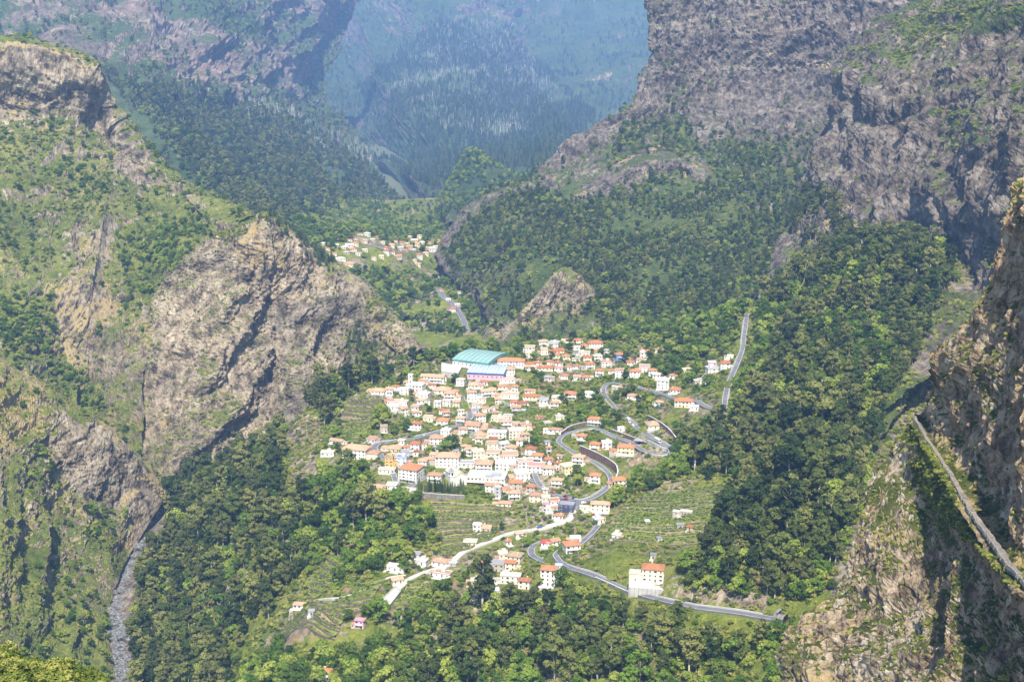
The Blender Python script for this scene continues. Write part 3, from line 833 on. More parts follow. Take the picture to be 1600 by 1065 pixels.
wall_line('cemetery_wall', [(648,774),(690,778),(726,780)], 3.5, 0.7, MAT['greywall'], 'grey stone wall below the row of cypresses')
wall_line('retaining_wall', [(1012,655),(1040,672),(1056,690)], 4, 0.8, MAT['redwall'], 'reddish wall on the uphill side of the bus road')
wall_line('retaining_wall', [(930,906),(955,917),(984,930)], 2.5, 0.8, MAT['greywall'], 'grey stone wall below the bottom road by the big tree')
wall_line('garden_wall', [(781,628),(797,636),(808,642)], 2.5, 0.6, MAT['concrete'], 'pale wall stepping down beside small terraces right of the street')

# ------------------------------------------------------------------ terraced fields
MAT['bed_green'] = terrain_mat('terrace_bed', WARMROCK, COOLROCK, ((0.09, 0.12, 0.03), (0.22, 0.25, 0.06), (0.34, 0.34, 0.10)), ((0.42, 0.33, 0.15), (0.36, 0.26, 0.14)), ((0.30, 0.20, 0.12), (0.42, 0.31, 0.20)), 3.0)
TERR_PTS = []
def terraces(name, BL, BR, FR, FL, N, label_kind, hstep=1.8, seed=0, soilw=0.3):
    rng = np.random.default_rng(seed)
    root = bpy.data.objects.new(name, None); COL.objects.link(root); root['kind'] = 'structure'
    bl, br, fr, fl = (hit(*p) for p in (BL, BR, FR, FL))
    root.location = up((bl + br + fr + fl) / 4)
    off = np.array(root.location)
    n = 26; s = np.linspace(0, 1, n)
    wob = fbm(np.stack([s * 5, np.full(n, seed * 3.3), np.zeros(n)], -1), 1.2, 3, seed) * 2.2
    lines = []
    for k in range(N + 1):
        t = k / N
        a = fl + (bl - fl) * t; b = fr + (br - fr) * t
        p = a[None] + (b - a)[None] * s[:, None]
        nv = np.array([-(b - a)[1], (b - a)[0]]); nv = nv / (np.linalg.norm(nv) + 1e-9)
        bow = np.sin(s * math.pi) * (3.0 - 2 * t)
        wb = wob + fbm(np.stack([s * 4, np.full(n, k * 1.7), np.full(n, seed * 2.0)], -1), 1, 2, seed + k) * 1.3
        xy = p[:, :2] + nv * (wb - bow)[:, None]
        lines.append(xy)
    tops = [smooth1(gz(0.5 * (lines[k][:, 0] + lines[k + 1][:, 0]), 0.5 * (lines[k][:, 1] + lines[k + 1][:, 1])), 10) + 0.9 for k in range(N)]
    for k in range(N):
        z = tops[k]
        A, B = lines[k], lines[k + 1]
        v = np.concatenate([np.c_[A, z], np.c_[B, z], np.c_[B, z - 3.0]]) + np.array([0, 0, CZ]) - off
        i = np.arange(n - 1)
        f = np.concatenate([np.stack([i, i + 1, n + i + 1, n + i], -1), np.stack([n + i, n + i + 1, 2 * n + i + 1, 2 * n + i], -1)])
        nn = rng.uniform(-0.2, 0.2)
        m = 3 * n
        link('terrace_bed', mesh_np('terrace_bed', v, f, MAT['bed_green'], {'veg': np.full(m, 0.56 + nn), 'dry': np.full(m, 0.35 - nn), 'cool': np.zeros(m), 'soil': np.full(m, soilw - .1 - nn)}), root)
        t = 0.35
        tv = (B - A); tv = tv / (np.linalg.norm(tv, axis=1, keepdims=True) + 1e-9)
        v = np.concatenate([np.c_[A - tv * t * 2, z - hstep - 1.5], np.c_[A - tv * t, z + 0.12], np.c_[A + tv * t, z + 0.12], np.c_[A + tv * t, z - 0.5]]) + np.array([0, 0, CZ]) - off
        f = np.concatenate([np.stack([j * n + i, j * n + i + 1, (j + 1) * n + i + 1, (j + 1) * n + i], -1) for j in range(3)])
        link('stone_wall', mesh_np('stone_wall', v, f, MAT['drystone']), root)
        for rr in np.linspace(0.25, 0.85, max(1, int(np.linalg.norm(B[n // 2] - A[n // 2]) / 3.0))):
            for ss in np.arange(0.02, 0.98, 1.25 / (np.linalg.norm(br - bl) + 1)):
                if rng.random() < 0.75:
                    q = np.array([np.interp(ss, s, (A + (B - A) * rr)[:, 0]), np.interp(ss, s, (A + (B - A) * rr)[:, 1]), np.interp(ss, s, z)])
                    TERR_PTS.append(q)
    return root
terraces('terraced_field', (668,783), (800,791), (768,842), (692,868), 12, 'vine', seed=1)
terraces('terraced_field', (1005,772), (1150,752), (1088,852), (925,845), 12, 'vine', seed=2)
terraces('terraced_field', (535,932), (604,905), (575,957), (512,952), 6, 'vine', seed=3, soilw=0.45)
terraces('terraced_field', (640,912), (674,900), (668,932), (614,948), 6, 'vine', seed=4, soilw=0.5)
terraces('terraced_field', (545,655), (580,650), (572,684), (528,682), 5, 'vine', seed=5)
terraces('terraced_field', (815,632), (872,642), (862,668), (802,656), 6, 'vine', seed=6, soilw=0.2)
terraces('terraced_field', (778,634), (801,641), (799,653), (770,648), 4, 'vine', seed=7)
terraces('terraced_field', (512,862), (545,880), (502,932), (480,930), 6, 'vine', seed=8, soilw=0.4)
terraces('terraced_field', (548,620), (600,622), (590,648), (535,646), 5, 'vine', seed=10)
terraces('terraced_field', (455,966), (540,958), (520,1002), (430,1002), 7, 'vine', seed=11, soilw=0.4)
terraces('terraced_field', (1085,560), (1110,556), (1100,580), (1075,578), 4, 'vine', seed=9)

# ------------------------------------------------------------------ houses
WIN_ME = MB().box(-0.6, 0.6, -0.10, 0.06, 0, 1.35, 0).box(-0.48, 0.48, -0.14, -0.05, 0.12, 1.23, 1).mesh('window', [MAT['frame'], MAT['glass']])
WINW_ME = MB().box(-1.0, 1.0, -0.10, 0.06, 0, 1.5, 0).box(-0.86, 0.86, -0.14, -0.05, 0.14, 1.36, 1).mesh('window', [MAT['frame'], MAT['glass']])
DOOR_ME = MB().box(-0.55, 0.55, -0.10, 0.06, 0, 2.1).mesh('door', MAT['door'])
CHIM_ME = MB().box(-0.35, 0.35, -0.35, 0.35, -0.8, 1.0).box(-0.48, 0.48, -0.48, 0.48, 1.0, 1.15).mesh('chimney', MAT['wall_cream'])

def hip_roof(w, d, h, e, zo, kind):
    X, Y = w / 2 + e, d / 2 + e
    m = MB(); t = 0.18
    if kind == 'h':
        if X >= Y: r1, r2 = (-(X - Y * 0.95), 0, zo + h), ((X - Y * 0.95), 0, zo + h)
        else: r1, r2 = (0, -(Y - X * 0.95), zo + h), (0, (Y - X * 0.95), zo + h)
        c = [(-X,-Y,zo),(X,-Y,zo),(X,Y,zo),(-X,Y,zo)]
        lo = [(x, y, z - t) for x, y, z in c]
        vs = c + lo + [r1, r2]
        if X >= Y: fs = [(0,1,9,8),(1,2,9),(2,3,8,9),(3,0,8)]
        else: fs = [(0,1,8),(1,2,9,8),(2,3,9),(3,0,8,9)]
        fs += [(4,5,1,0),(5,6,2,1),(6,7,3,2),(7,4,0,3),(7,6,5,4)]
        m.add(vs, fs)
    else:
        c = [(-X,-Y,zo),(X,-Y,zo),(X,Y,zo),(-X,Y,zo),(-X,0,zo+h),(X,0,zo+h)]
        lo = [(x, y, z - t) for x, y, z in c]
        fs = [(0,1,5,4),(2,3,4,5),(6,10,11,7),(8,11,10,9),(0,6,7,1),(2,8,9,3),(1,7,11,5),(2,5,11,8),(0,4,10,6),(3,9,10,4)]
        m.add(c + lo, fs)
    return m

def rf_ok(rc): return rc in ('orange', 'peach', 'terracotta', 'salmon', 'red', 'tan')
FOOT = []     # footprints: x, y, radius
def house(pos, w, d, st, roof, wc, rc, rot, rng, name='house', big=False, porch=None, far=False):
    """pos: point on the ground below the middle of the house"""
    root = bpy.data.objects.new(name, None); COL.objects.link(root)
    root.location = up(pos); root.rotation_euler = (0, 0, rot)
    hs = 2.9; H = st * hs
    wall = MB().box(-w/2, w/2, -d/2, d/2, -5.0, H)
    if roof == 'g': wall.add([(-w/2,-d/2,H),(-w/2,d/2,H),(-w/2,0,H+d*0.24),(w/2,-d/2,H),(w/2,d/2,H),(w/2,0,H+d*0.24)], [(0,2,1),(3,4,5)])
    link('wall', wall.mesh('wall', MAT['wall_' + wc]), root)
    if roof in 'hg':
        h = min(w, d) * (0.24 if roof == 'h' else 0.24) + (0 if roof == 'h' else 0.12)
        ro = link('roof', hip_roof(w, d, h, 0.55, H + 0.2 if roof == 'h' else H + 0.14, roof).mesh('roof', MAT['roof_' + rc]), root)
        if rng.random() < 0.5 and not far:
            link('chimney', CHIM_ME, ro, (rng.uniform(-0.3, 0.3) * w, rng.choice((-0.2, 0.2)) * d, H + h * 0.75))
    else:
        ro = link('roof', MB().box(-w/2-0.25, w/2+0.25, -d/2-0.25, d/2+0.25, H, H+0.35).mesh('roof', MAT['roof_' + rc]), root)
        if w > 6 and not far:
            pm = MB(); t = 0.2; X, Y = w/2+0.2, d/2+0.2
            pm.box(-X, X, -Y, -Y+t, H+0.35, H+0.9).box(-X, X, Y-t, Y, H+0.35, H+0.9).box(-X, -X+t, -Y+t, Y-t, H+0.35, H+0.9).box(X-t, X, -Y+t, Y-t, H+0.35, H+0.9)
            link('parapet', pm.mesh('parapet', MAT['wall_' + wc]), root)
            if rng.random() < 0.35: link('stair_head', MB().box(-1.4, 1.4, -1.2, 1.2, 0, 2.3).mesh('stair_head', MAT['wall_' + wc]), root, (rng.uniform(-0.25, 0.25)*w, d*0.2, H + 0.35))
    sides = [(0, -d/2, 0, w)]
    if not far: sides += [(w/2, 0, math.pi/2, d), (-w/2, 0, -math.pi/2, d)]
    for (sx, sy, a, L) in sides:
        n = max(1, int(L / 3.3)) if not far else max(1, min(3, int(L / 3.5)))
        for s in range(int(st)):
            for i in range(n):
                t = (i + 0.5) / n * L - L / 2
                ca, sa = math.cos(a), math.sin(a)
                me = WIN_ME if rng.random() < 0.7 else WINW_ME
                zz = s * hs + 0.95
                if s == 0 and i == n // 2 and a == 0: me, zz = DOOR_ME, 0.02
                link('door' if me is DOOR_ME else 'window', me, root, (sx + ca * t, sy + sa * t, zz), a)
    if not far and st >= 2 and roof != 'f' and rng.random() < 0.55:
        bw = w * rng.uniform(0.45, 0.9)
        bm = MB().box(-bw/2, bw/2, -d/2-1.5, -d/2-0.02, hs-0.1, hs+0.1).box(-bw/2, bw/2, -d/2-1.5, -d/2-1.4, hs+0.1, hs+0.95)
        link('balcony', bm.mesh('balcony', MAT['wall_white']), root)
    if not far and (st == 1 or rng.random() < 0.4):
        tw = w * rng.uniform(0.9, 1.35)
        link('terrace', MB().box(-tw/2, tw/2, -d/2-rng.uniform(2.5, 5), -d/2-0.01, -4.5, 0.0).mesh('terrace', MAT['concrete']), root)
    if not far and w > 5.5 and rng.random() < 0.62:
        sd = rng.choice((-1, 1)); ww = w * rng.uniform(.35, .6); dd = d * rng.uniform(.55, .9); hh = 2.7 * (2 if st >= 3 else 1)
        wx, wy = sd * (w / 2 + ww / 2 - .02), rng.uniform(-.3, .1) * d
        wing = link('wing', MB().box(-ww/2, ww/2, -dd/2, dd/2, -5, hh).mesh('wing', MAT['wall_' + rng.choice((wc, wc, 'cream', 'stone'))]), root, (wx, wy, 0))
        if rng.random() < .5: link('wing_roof', hip_roof(ww, dd, min(ww, dd) * .22, .3, hh + .2, 'h').mesh('wing_roof', MAT['roof_' + (rc if rf_ok(rc) else 'peach')]), wing)
        else: link('wing_roof', MB().box(-ww/2-.2, ww/2+.2, -dd/2-.2, dd/2+.2, hh, hh+.3).mesh('wing_roof', MAT['roof_' + rng.choice(('cream', 'grey', 'salmon', 'white'))]), wing)
        link('window', WIN_ME, root, (wx, wy - dd / 2, .95))
    FOOT.append((pos[0], pos[1], max(w, d) * 0.62))
    return root

# px, py of the front foot, width px, storeys, roof h/g/f, wall, roof colour, [rotation deg], [depth ratio]
HOUSES = [
 (592,616,22,1,'h','cream','peach'),(620,608,9,1,'h','cream','orange'),(632,617,15,2,'f','white','white'),(652,611,24,2,'f','white','white'),(662,621,20,1,'f','white','cream'),
 (677,597,40,2,'g','white','peach',-12,.35),(720,602,14,2,'f','white','cream'),(740,606,17,1,'h','cream','peach'),(757,601,14,1,'h','white','orange'),
 (793,598,25,1,'f','white','salmon',-4,.5),(797,586,16,2,'h','white','peach'),(692,615,26,1,'h','cream','peach',-8),(703,624,18,2,'h','cream','peach'),(737,626,16,3,'h','white','peach',10),
 (762,620,26,2,'g','white','peach',18,.5),(784,608,14,1,'h','cream','orange'),(797,622,30,1,'f','white','peach',-6,.5),(830,624,28,1,'h','yellow','orange',-6,.5),(850,634,14,2,'f','white','grey'),(870,630,16,2,'h','cream','cream'),
 (622,633,34,1,'f','white','salmon',-10,.4),(616,641,18,1,'f','white','white'),(630,648,13,2,'g','white','peach',40),(684,637,12,2,'f','white','white'),(699,635,14,2,'f','white','cream'),(714,637,11,2,'h','cream','peach'),
 (692,645,12,1,'h','cream','orange'),(692,662,20,1,'h','white','orange',-6),(720,662,15,2,'h','white','peach',-10),(649,671,24,2,'h','white','orange',-12,.5),(669,657,15,1,'f','cream','tan'),(750,658,17,2,'h','white','peach',15),
 (744,645,11,1,'f','grey','grey'),(779,658,24,1,'f','cream','cream',-8,.6),(740,674,25,2,'g','white','peach',-15),(751,685,18,1,'h','cream','peach',-15),(777,685,32,2,'f','white','white',-6,.45),(806,687,24,3,'f','cream','white',4,.7),
 (790,668,20,2,'h','white','salmon'),(821,673,18,2,'f','cream','terracotta'),(868,676,22,1,'h','white','peach',-10,.5),(830,711,18,2,'h','white','terracotta',-14),(682,694,21,2,'h','white','peach',-4),(697,682,16,2,'f','white','white'),
 (582,691,16,1,'f','grey','orange'),(557,717,42,3,'h','white','peach',-14,.6),(527,693,24,1,'g','white','peach',-25,.45),(512,712,22,1,'f','white','cream',0,.5),(617,706,22,1,'h','cream','peach',-10),(633,711,14,1,'f','grey','grey'),
 (609,729,14,3,'f','ochre','mauve',-8),(629,730,17,3,'f','pale blue','mauve',-8),(605,739,28,1,'f','white','cream',-8,.4),(643,754,34,4,'h','white','orange',-22,.9),(700,729,40,3,'h','white','peach',-6,.6),(729,729,28,1,'f','white','grey',-4,.6),
 (757,736,28,2,'h','white','peach',-5,.8),(770,703,18,2,'f','cream','peach'),(771,718,22,2,'f','white','peach'),(747,716,20,2,'f','cream','cream'),(786,703,16,2,'g','white','white',30),(800,709,18,2,'h','cream','peach'),
 (797,722,26,2,'f','white','peach'),(790,735,34,2,'f','white','white',-4,.5),(820,732,26,2,'f','white','salmon'),(840,722,18,2,'h','white','orange',-12),(856,723,14,1,'g','white','orange',20),
 (680,753,24,2,'h','white','peach',-8),(806,765,22,2,'h','stone','orange'),(770,769,24,2,'g','white','peach',-10,.6),(778,777,12,3,'f','grey','cream'),(803,781,20,2,'h','white','peach'),(789,792,22,1,'h','white','peach',-8,.6),
 (590,767,22,1,'h','white','peach',-6),(613,769,18,2,'f','white','cream'),(830,771,15,2,'h','stone','orange'),(839,785,24,2,'h','cream','peach',-14,.6),(853,788,14,2,'f','cream','cream'),(866,799,16,3,'f','white','orange'),
 (871,761,20,2,'h','cream','peach',-12,.6),(858,742,20,2,'h','white','peach',-10),(838,739,28,2,'f','white','salmon'),(815,751,24,2,'f','white','white'),(874,811,14,1,'h','white','orange'),(855,799,14,2,'h','stone','pink'),
 (886,801,26,2,'f','navy','grey',-14,.8),(938,799,32,2,'h','cream','peach',-8,.5),(930,754,18,2,'h','white','orange',-10),(967,761,22,2,'h','white','orange',12),(757,831,24,1,'g','white','peach',-10,.7),(746,831,14,2,'f','white','white'),
 (735,853,22,1,'h','cream','cream'),(811,839,13,1,'g','white','salmon',15),(793,851,10,1,'g','white','orange',30),(866,851,16,1,'g','white','peach',30),(855,854,17,1,'g','white','red',-20),(893,863,26,2,'h','white','orange',14),(899,847,18,1,'f','white','white'),
 (934,817,15,1,'f','white','white',20),(805,881,24,2,'h','cream','tan',-20),(786,877,16,2,'f','cream','cream'),(798,891,18,2,'g','cream','orange',-10),(758,893,17,2,'h','red','orange',-15),(777,893,26,2,'f','stone','grey',-10),
 (746,914,22,1,'f','stone','cream'),(772,936,19,2,'f','white','white',20),(798,912,34,2,'f','white','white',-8,.4),(820,920,20,2,'h','white','orange',-16),(857,915,25,4,'h','white','orange',-10,.8),(873,897,12,2,'f','white','white'),
 (1020,912,36,3,'h','cream','orange',-10,.7),(689,884,28,1,'h','white','peach',-20,.6),(693,902,28,1,'f','white','peach',-20,.5),(615,892,20,1,'f','white','white'),(620,912,19,1,'g','cream','peach',25),(651,872,14,1,'f','grey','grey'),
 (661,883,14,1,'f','white','white'),(473,950,30,1,'h','white','peach',-10,.4),(487,961,10,1,'f','grey','grey'),(563,982,16,2,'h','pink','pink',-15),(510,1062,18,2,'h','white','orange',-10),
 (797,540,20,2,'h','white','white'),(812,532,15,2,'h','white','peach'),(831,531,16,2,'h','white','peach'),(853,529,17,2,'h','white','peach'),(827,550,19,2,'f','white','peach'),(849,541,16,2,'h','white','peach'),(866,544,18,2,'f','white','grey'),
 (872,552,18,1,'g','cream','orange',10),(876,531,10,1,'h','cream','orange'),(891,535,14,1,'h','cream','orange'),(904,535,12,1,'h','white','orange'),(930,544,24,2,'h','white','orange'),(913,556,19,1,'f','cream','grey'),(917,566,14,2,'h','cream','orange'),
 (934,564,14,2,'h','cream','cream'),(934,552,10,1,'h','cream','orange'),(968,562,14,2,'h','blue','orange',10),(946,574,17,2,'f','white','orange'),(921,577,16,2,'h','white','orange'),(937,587,14,2,'h','white','orange',-8),(840,571,14,1,'h','white','orange'),
 (858,569,12,1,'h','cream','orange'),(853,579,24,1,'h','cream','orange',-8,.6),(873,579,14,1,'h','white','salmon'),(884,561,12,1,'h','cream','orange'),(869,559,12,1,'h','cream','orange'),(825,577,13,1,'h','stone','peach'),(901,576,12,1,'h','white','orange'),
 (888,577,10,1,'h','white','orange'),(902,593,12,1,'g','white','peach'),(915,594,14,1,'h','white','orange'),(891,624,20,2,'h','white','orange',-6),(985,570,13,1,'h','white','orange'),(1001,551,10,1,'h','white','orange'),(1012,552,9,1,'h','cream','orange'),
 (1027,550,8,1,'h','white','orange'),(1004,559,9,2,'f','white','white'),(1000,566,12,1,'h','white','peach'),(968,592,15,3,'f','white','orange',-8),(992,589,18,2,'h','white','orange',-6),(1007,582,18,2,'f','white','salmon'),(1019,587,14,2,'h','white','orange'),
 (1026,594,13,2,'f','white','cream'),(1036,608,20,3,'f','white','white',-12),(1055,614,17,1,'h','white','orange',-12),(1050,591,9,1,'h','pale blue','orange'),(1073,583,16,1,'f','yellow','cream'),(978,610,22,1,'g','white','peach',-20,.5),(988,623,16,1,'h','white','peach',-15),
 (1030,633,13,1,'h','pale blue','peach',-15),(1068,637,30,2,'h','cream','orange',-10,.6),(1085,641,14,1,'f','white','white'),(927,619,28,1,'f','white','white',-4,.4),(1133,577,16,2,'h','white','orange',-8),(1112,571,14,1,'f','pink','white'),(1113,585,21,2,'f','white','grey'),
 (1098,599,15,1,'f','white','grey'),(1141,561,10,1,'f','white','white'),(930,665,24,2,'h','white','orange',-16,.6),(909,686,16,1,'h','stone','orange',-12),(930,704,18,2,'h','cream','orange',-18),(948,702,17,2,'f','white','white'),(978,710,28,2,'h','yellow','orange',-10,.6),
 (970,674,11,1,'f','white','white'),(1021,671,24,1,'h','cream','tan',10),(904,725,20,2,'h','white','peach',-16),(887,739,22,2,'f','yellow','cream',30),(964,842,14,1,'f','white','white',-25),(1030,847,8,1,'f','white','grey'),(1011,820,8,1,'f','stone','white'),
 (1072,806,20,1,'f','stone','white',-20,.5),(1063,826,12,1,'f','stone','grey'),(1078,829,10,1,'h','stone','orange'),(1021,873,10,1,'f','grey','grey'),(1165,413,10,1,'h','stone','white'),
]
_ir = random.Random(42)
_rp = [q for nm in ROADS for q in zip(*[project(road_pts[nm])[i] for i in (0, 1)])]
_core = [(600,605),(690,592),(800,600),(870,625),(880,700),(880,770),(800,785),(740,735),(640,735),(560,705),(600,660)]
_up = [(800,545),(930,540),(1040,580),(1040,605),(900,600),(820,590)]
for _k in range(2600):
    if len(HOUSES) > 265: break
    _x, _y = _ir.uniform(520, 1060), _ir.uniform(530, 800)
    if not (in_poly(_x, _y, _core) or in_poly(_x, _y, _up)): continue
    if any(abs(h[0] - _x) < 13 and abs(h[1] - _y) < 7.5 for h in HOUSES) or any((r_[0] - _x) ** 2 + 3 * (r_[1] - _y) ** 2 < 110 for r_ in _rp): continue
    if in_poly(_x, _y, [(640,740),(740,740),(740,785),(640,785)]) or in_poly(_x, _y, [(720,555),(800,555),(800,605),(720,600)]): continue
    HOUSES.append((round(_x), round(_y), _ir.choice((9, 11, 12, 13, 15)), _ir.choice((1, 1, 2, 2)), _ir.choice('hhgf'), _ir.choice(('white','cream','white','stone','cream')), _ir.choice(('peach','orange','peach','salmon','cream','grey','terracotta'))))
FARH = [(562,367,9),(574,369,9),(582,376,7),(528,373,5),(547,376,8),(546,385,12),(551,391,10),(556,384,8),(520,398,11),(541,396,9),(532,406,14),(546,414,16),(605,396,9),(603,389,7),(622,402,10),(584,406,7),(639,387,10),(633,393,10),(654,372,9),(648,377,9),(663,368,8),(652,385,9),(667,389,8),(675,392,11),(655,402,9),(653,414,9),(643,437,6),(708,487,9),(525,385,7),(546,349,8),(626,391,8),(703,449,8),(720,458,8),(640,374,7),(590,372,7),(598,380,7),(612,384,8),(618,378,7),(628,383,7),(645,392,9),(660,380,7),(671,380,7),(680,387,7),(613,396,8),(596,402,7),(570,392,8),(560,398,9),(538,388,8),(512,390,8),(505,382,7),(570,378,7),(556,374,6),(685,378,6),(636,382,7),(700,470,7),(690,455,7),(715,478,8),(648,408,7),(665,397,8)]

LAND = [((825,540),'at the far village edge'),((905,560),'in rows behind the dark gardens'),((860,575),'right of the blue-roofed hall'),((1000,565),'above the top hairpin bend'),((1020,600),'along the upper road'),((1115,580),'beside the steep right road'),
 ((985,620),'below the upper road'),((945,690),'inside the hairpin loop'),((760,605),'in front of the pink hall'),((650,612),'near the slim white tower'),((705,635),'left of the village street'),((835,630),'beside the dark terraces'),((770,675),'right of the street bend'),
 ((690,675),'by the curved street'),((560,710),'at the left bend'),((625,740),'left of the church'),((700,745),'around the church'),((770,715),'above the big flat building'),((825,735),'in the packed centre'),((800,775),'below the big flat building'),((880,735),'left of the curved red wall'),
 ((860,795),'by the road junction'),((940,770),'beyond the junction'),((765,842),'under the big terraced field'),((880,860),'on the lower bend'),((785,900),'in the lower cluster'),((650,890),'along the pale lane'),((500,980),'on the lower left terraces'),((1050,830),'among the right-hand terraces'),((1020,910),'on its concrete platform')]
ORD = ['first','second','third','fourth','fifth','sixth','seventh','eighth','ninth','tenth','eleventh','twelfth','thirteenth','fourteenth','fifteenth','sixteenth','seventeenth','eighteenth','nineteenth','twentieth']
ORD += ['twenty-' + w for w in ORD[:9]] + ['thirtieth'] + ['thirty-' + w for w in ORD[:9]]
STW = {1:'low',2:'two-storey',3:'three-storey',4:'four-storey'}
RFW = {'h':'hipped roof','g':'gabled roof','f':'flat roof'}
zone = {}
for h in HOUSES:
    k = min(range(len(LAND)), key=lambda i: (LAND[i][0][0] - h[0]) ** 2 + 3 * (LAND[i][0][1] - h[1]) ** 2)
    zone.setdefault(k, []).append(h)
for k in zone: zone[k].sort()
rng = random.Random(7)
HPOS = []
for h in HOUSES:
    px, py, wp, st, rf, wc, rc = h[:7]
    rot = h[7] if len(h) > 7 else rng.uniform(-18, 14)
    dr = h[8] if len(h) > 8 else rng.uniform(0.65, 0.95)
    p = hit(px, py); dep = project(p)[2]
    w = wp * float(dep) / FPX * 0.93
    d = max(4.0, w * dr)
    p = p + np.array([p[0] / p[1] * d * 0.5, d * 0.5, 0]); p[2] = float(gz(p[0], p[1] - d * 0.3))
    k = next(k for k in zone if h in zone[k])
    n = zone[k].index(h)
    lab = f"{STW[st]} {wc} house with {rc} {RFW[rf]}, {ORD[min(n,19)]} from left {LAND[k][1]}" if len(zone[k]) > 1 else f"{STW[st]} {wc} house with {rc} {RFW[rf]} {LAND[k][1]}"
    HPOS.append((h, p, w, d, R(rot), lab))
    carve(p[0], p[1], p[2] - 0.15, max(w, d) * 0.62, max(w, d) * 0.62 + 5)
for h, p, w, d, rot, lab in HPOS:
    o = house(p, w, d, h[3], h[4], h[5], h[6], rot, rng)
    tag(o, lab, 'house', 'houses of the village')
FARH.sort()
for i, (px, py, wp) in enumerate(FARH):
    p = hit(px, py, 1750); dep = project(p)[2]; w = wp * float(dep) / FPX * 1.05; d = w * rng.uniform(0.6, 0.9)
    wc = rng.choice(('white','stone','cream','cream')); rc = rng.choice(('peach','orange','cream','white','terracotta'))
    rf = rng.choice('hhgf'); st = rng.choice((1, 1, 1, 2))
    o = house(p, w, d, st, rf, wc, rc, R(rng.uniform(-25, 25)), rng, far=True)
    half = 'left' if px < 595 else 'right'; n = i if px < 595 else i - sum(1 for q in FARH if q[0] < 595)
    tag(o, f"tiny {wc} house, {rc} roof, {ORD[n]} from left in distant hamlet's {half} half", 'house', 'houses of the distant hamlet')
# ------------------------------------------------------------------ the large halls, the church and other single buildings
def empty(name, p, rz=0.0):
    o = bpy.data.objects.new(name, None); COL.objects.link(o); o.location = up(p); o.rotation_euler = (0, 0, rz); return o

def hall(px, py, wm, dm, H, rise, rz, sheet, trim, wallm, name, label, seams=9, sawtooth=False):
    p = hit(px, py); p = p + np.array([p[0] / p[1] * dm * 0.5, dm * 0.5, 0])
    carve(p[0], p[1], p[2], max(wm, dm) * 0.6, max(wm, dm) * 0.6 + 8)
    o = empty(name, p, rz)
    link('wall', MB().box(-wm/2, wm/2, -dm/2, dm/2, -6, H).mesh('wall', wallm), o)
    X, Y = wm/2 + 0.6, dm/2 + 0.6
    # low barrel roof made of sheet panels with standing seams
    n = seams; ro = bpy.data.objects.new('roof', None); 
    a = MB()
    prof = [(-Y + 2 * Y * i / 10, H + 0.3 + rise * math.sin(math.pi * i / 10)) for i in range(11)]
    for i in range(10):
        (y0, z0), (y1, z1) = prof[i], prof[i + 1]
        a.add([(-X,y0,z0),(X,y0,z0),(X,y1,z1),(-X,y1,z1)], [(0,1,2,3)])
    for sx in (-X, X):
        a.add([(sx, y, z) for y, z in prof], [tuple(range(11))])
    ro = link('roof', a.mesh('roof', sheet), o)
    for k in range(n + 1):
        x = -X + 2 * X * k / n; s = MB()
        for i in range(10):
            (y0, z0), (y1, z1) = prof[i], prof[i + 1]
            s.add([(x-.16,y0,z0+.05),(x+.16,y0,z0+.05),(x+.16,y1,z1+.05),(x-.16,y1,z1+.05),(x-.16,y0,z0+.32),(x+.16,y0,z0+.32),(x+.16,y1,z1+.32),(x-.16,y1,z1+.32)],
                  [(4,5,6,7),(0,4,7,3),(1,2,6,5),(0,1,5,4),(3,7,6,2)])
        link('roof_seam', s.mesh('roof_seam', trim), ro)
    link('fascia', MB().box(-X, X, -Y - 0.25, -Y, H - 1.0, H + 0.35).box(X, X + 0.25, -Y, Y, H - 1.0, H + 0.35).mesh('fascia', trim), o)
    nwin = max(2, int(wm / 4.5))
    for i in range(nwin):
        link('window', WINW_ME, o, (-wm/2 + wm * (i + .5) / nwin, -dm/2, H * 0.42))
    nwin = max(2, int(dm / 5))
    for i in range(nwin):
        link('window', WINW_ME, o, (wm/2, -dm/2 + dm * (i + .5) / nwin, H * 0.42), math.pi/2)
    FOOT.append((p[0], p[1], max(wm, dm) * 0.62))
    return tag(o, label, 'hall')
hall(750, 576, 44, 50, 8, 2.5, R(-24), MAT['turquoise'], MAT['turquoise_dark'], MAT['wall_white'], 'sports_hall', 'large sports hall with turquoise sheet roof behind the pink building', 8)
hall(763, 594, 40, 34, 8, 1.6, R(-10), MAT['bluesheet'], MAT['bluetrim'], MAT['wall_pink'], 'school_hall', 'pink walled hall with pale blue sheet roof and blue trim', 10)
o = house(hit(799, 574) + np.array([0, 10, 0]), 30, 12, 2, 'h', 'white', 'orange', R(-5), rng, 'school_building'); tag(o, 'long white school block with orange roof right of the turquoise hall', 'school')
o = house(hit(761, 759) + np.array([0, 12, 0]), 33, 18, 2, 'f', 'white', 'white', R(-8), rng, 'market_building'); tag(o, 'wide white flat-roofed building in the middle of the village', 'building')
link('canopy', MB().box(-17, 17, -12.5, -9.01, 2.7, 3.0).mesh('canopy', MAT['wall_cream']), o)
link('roof_light', MB().box(4, 12, -3, 3, 6.15, 7.2).mesh('roof_light', MAT['metal']), o)

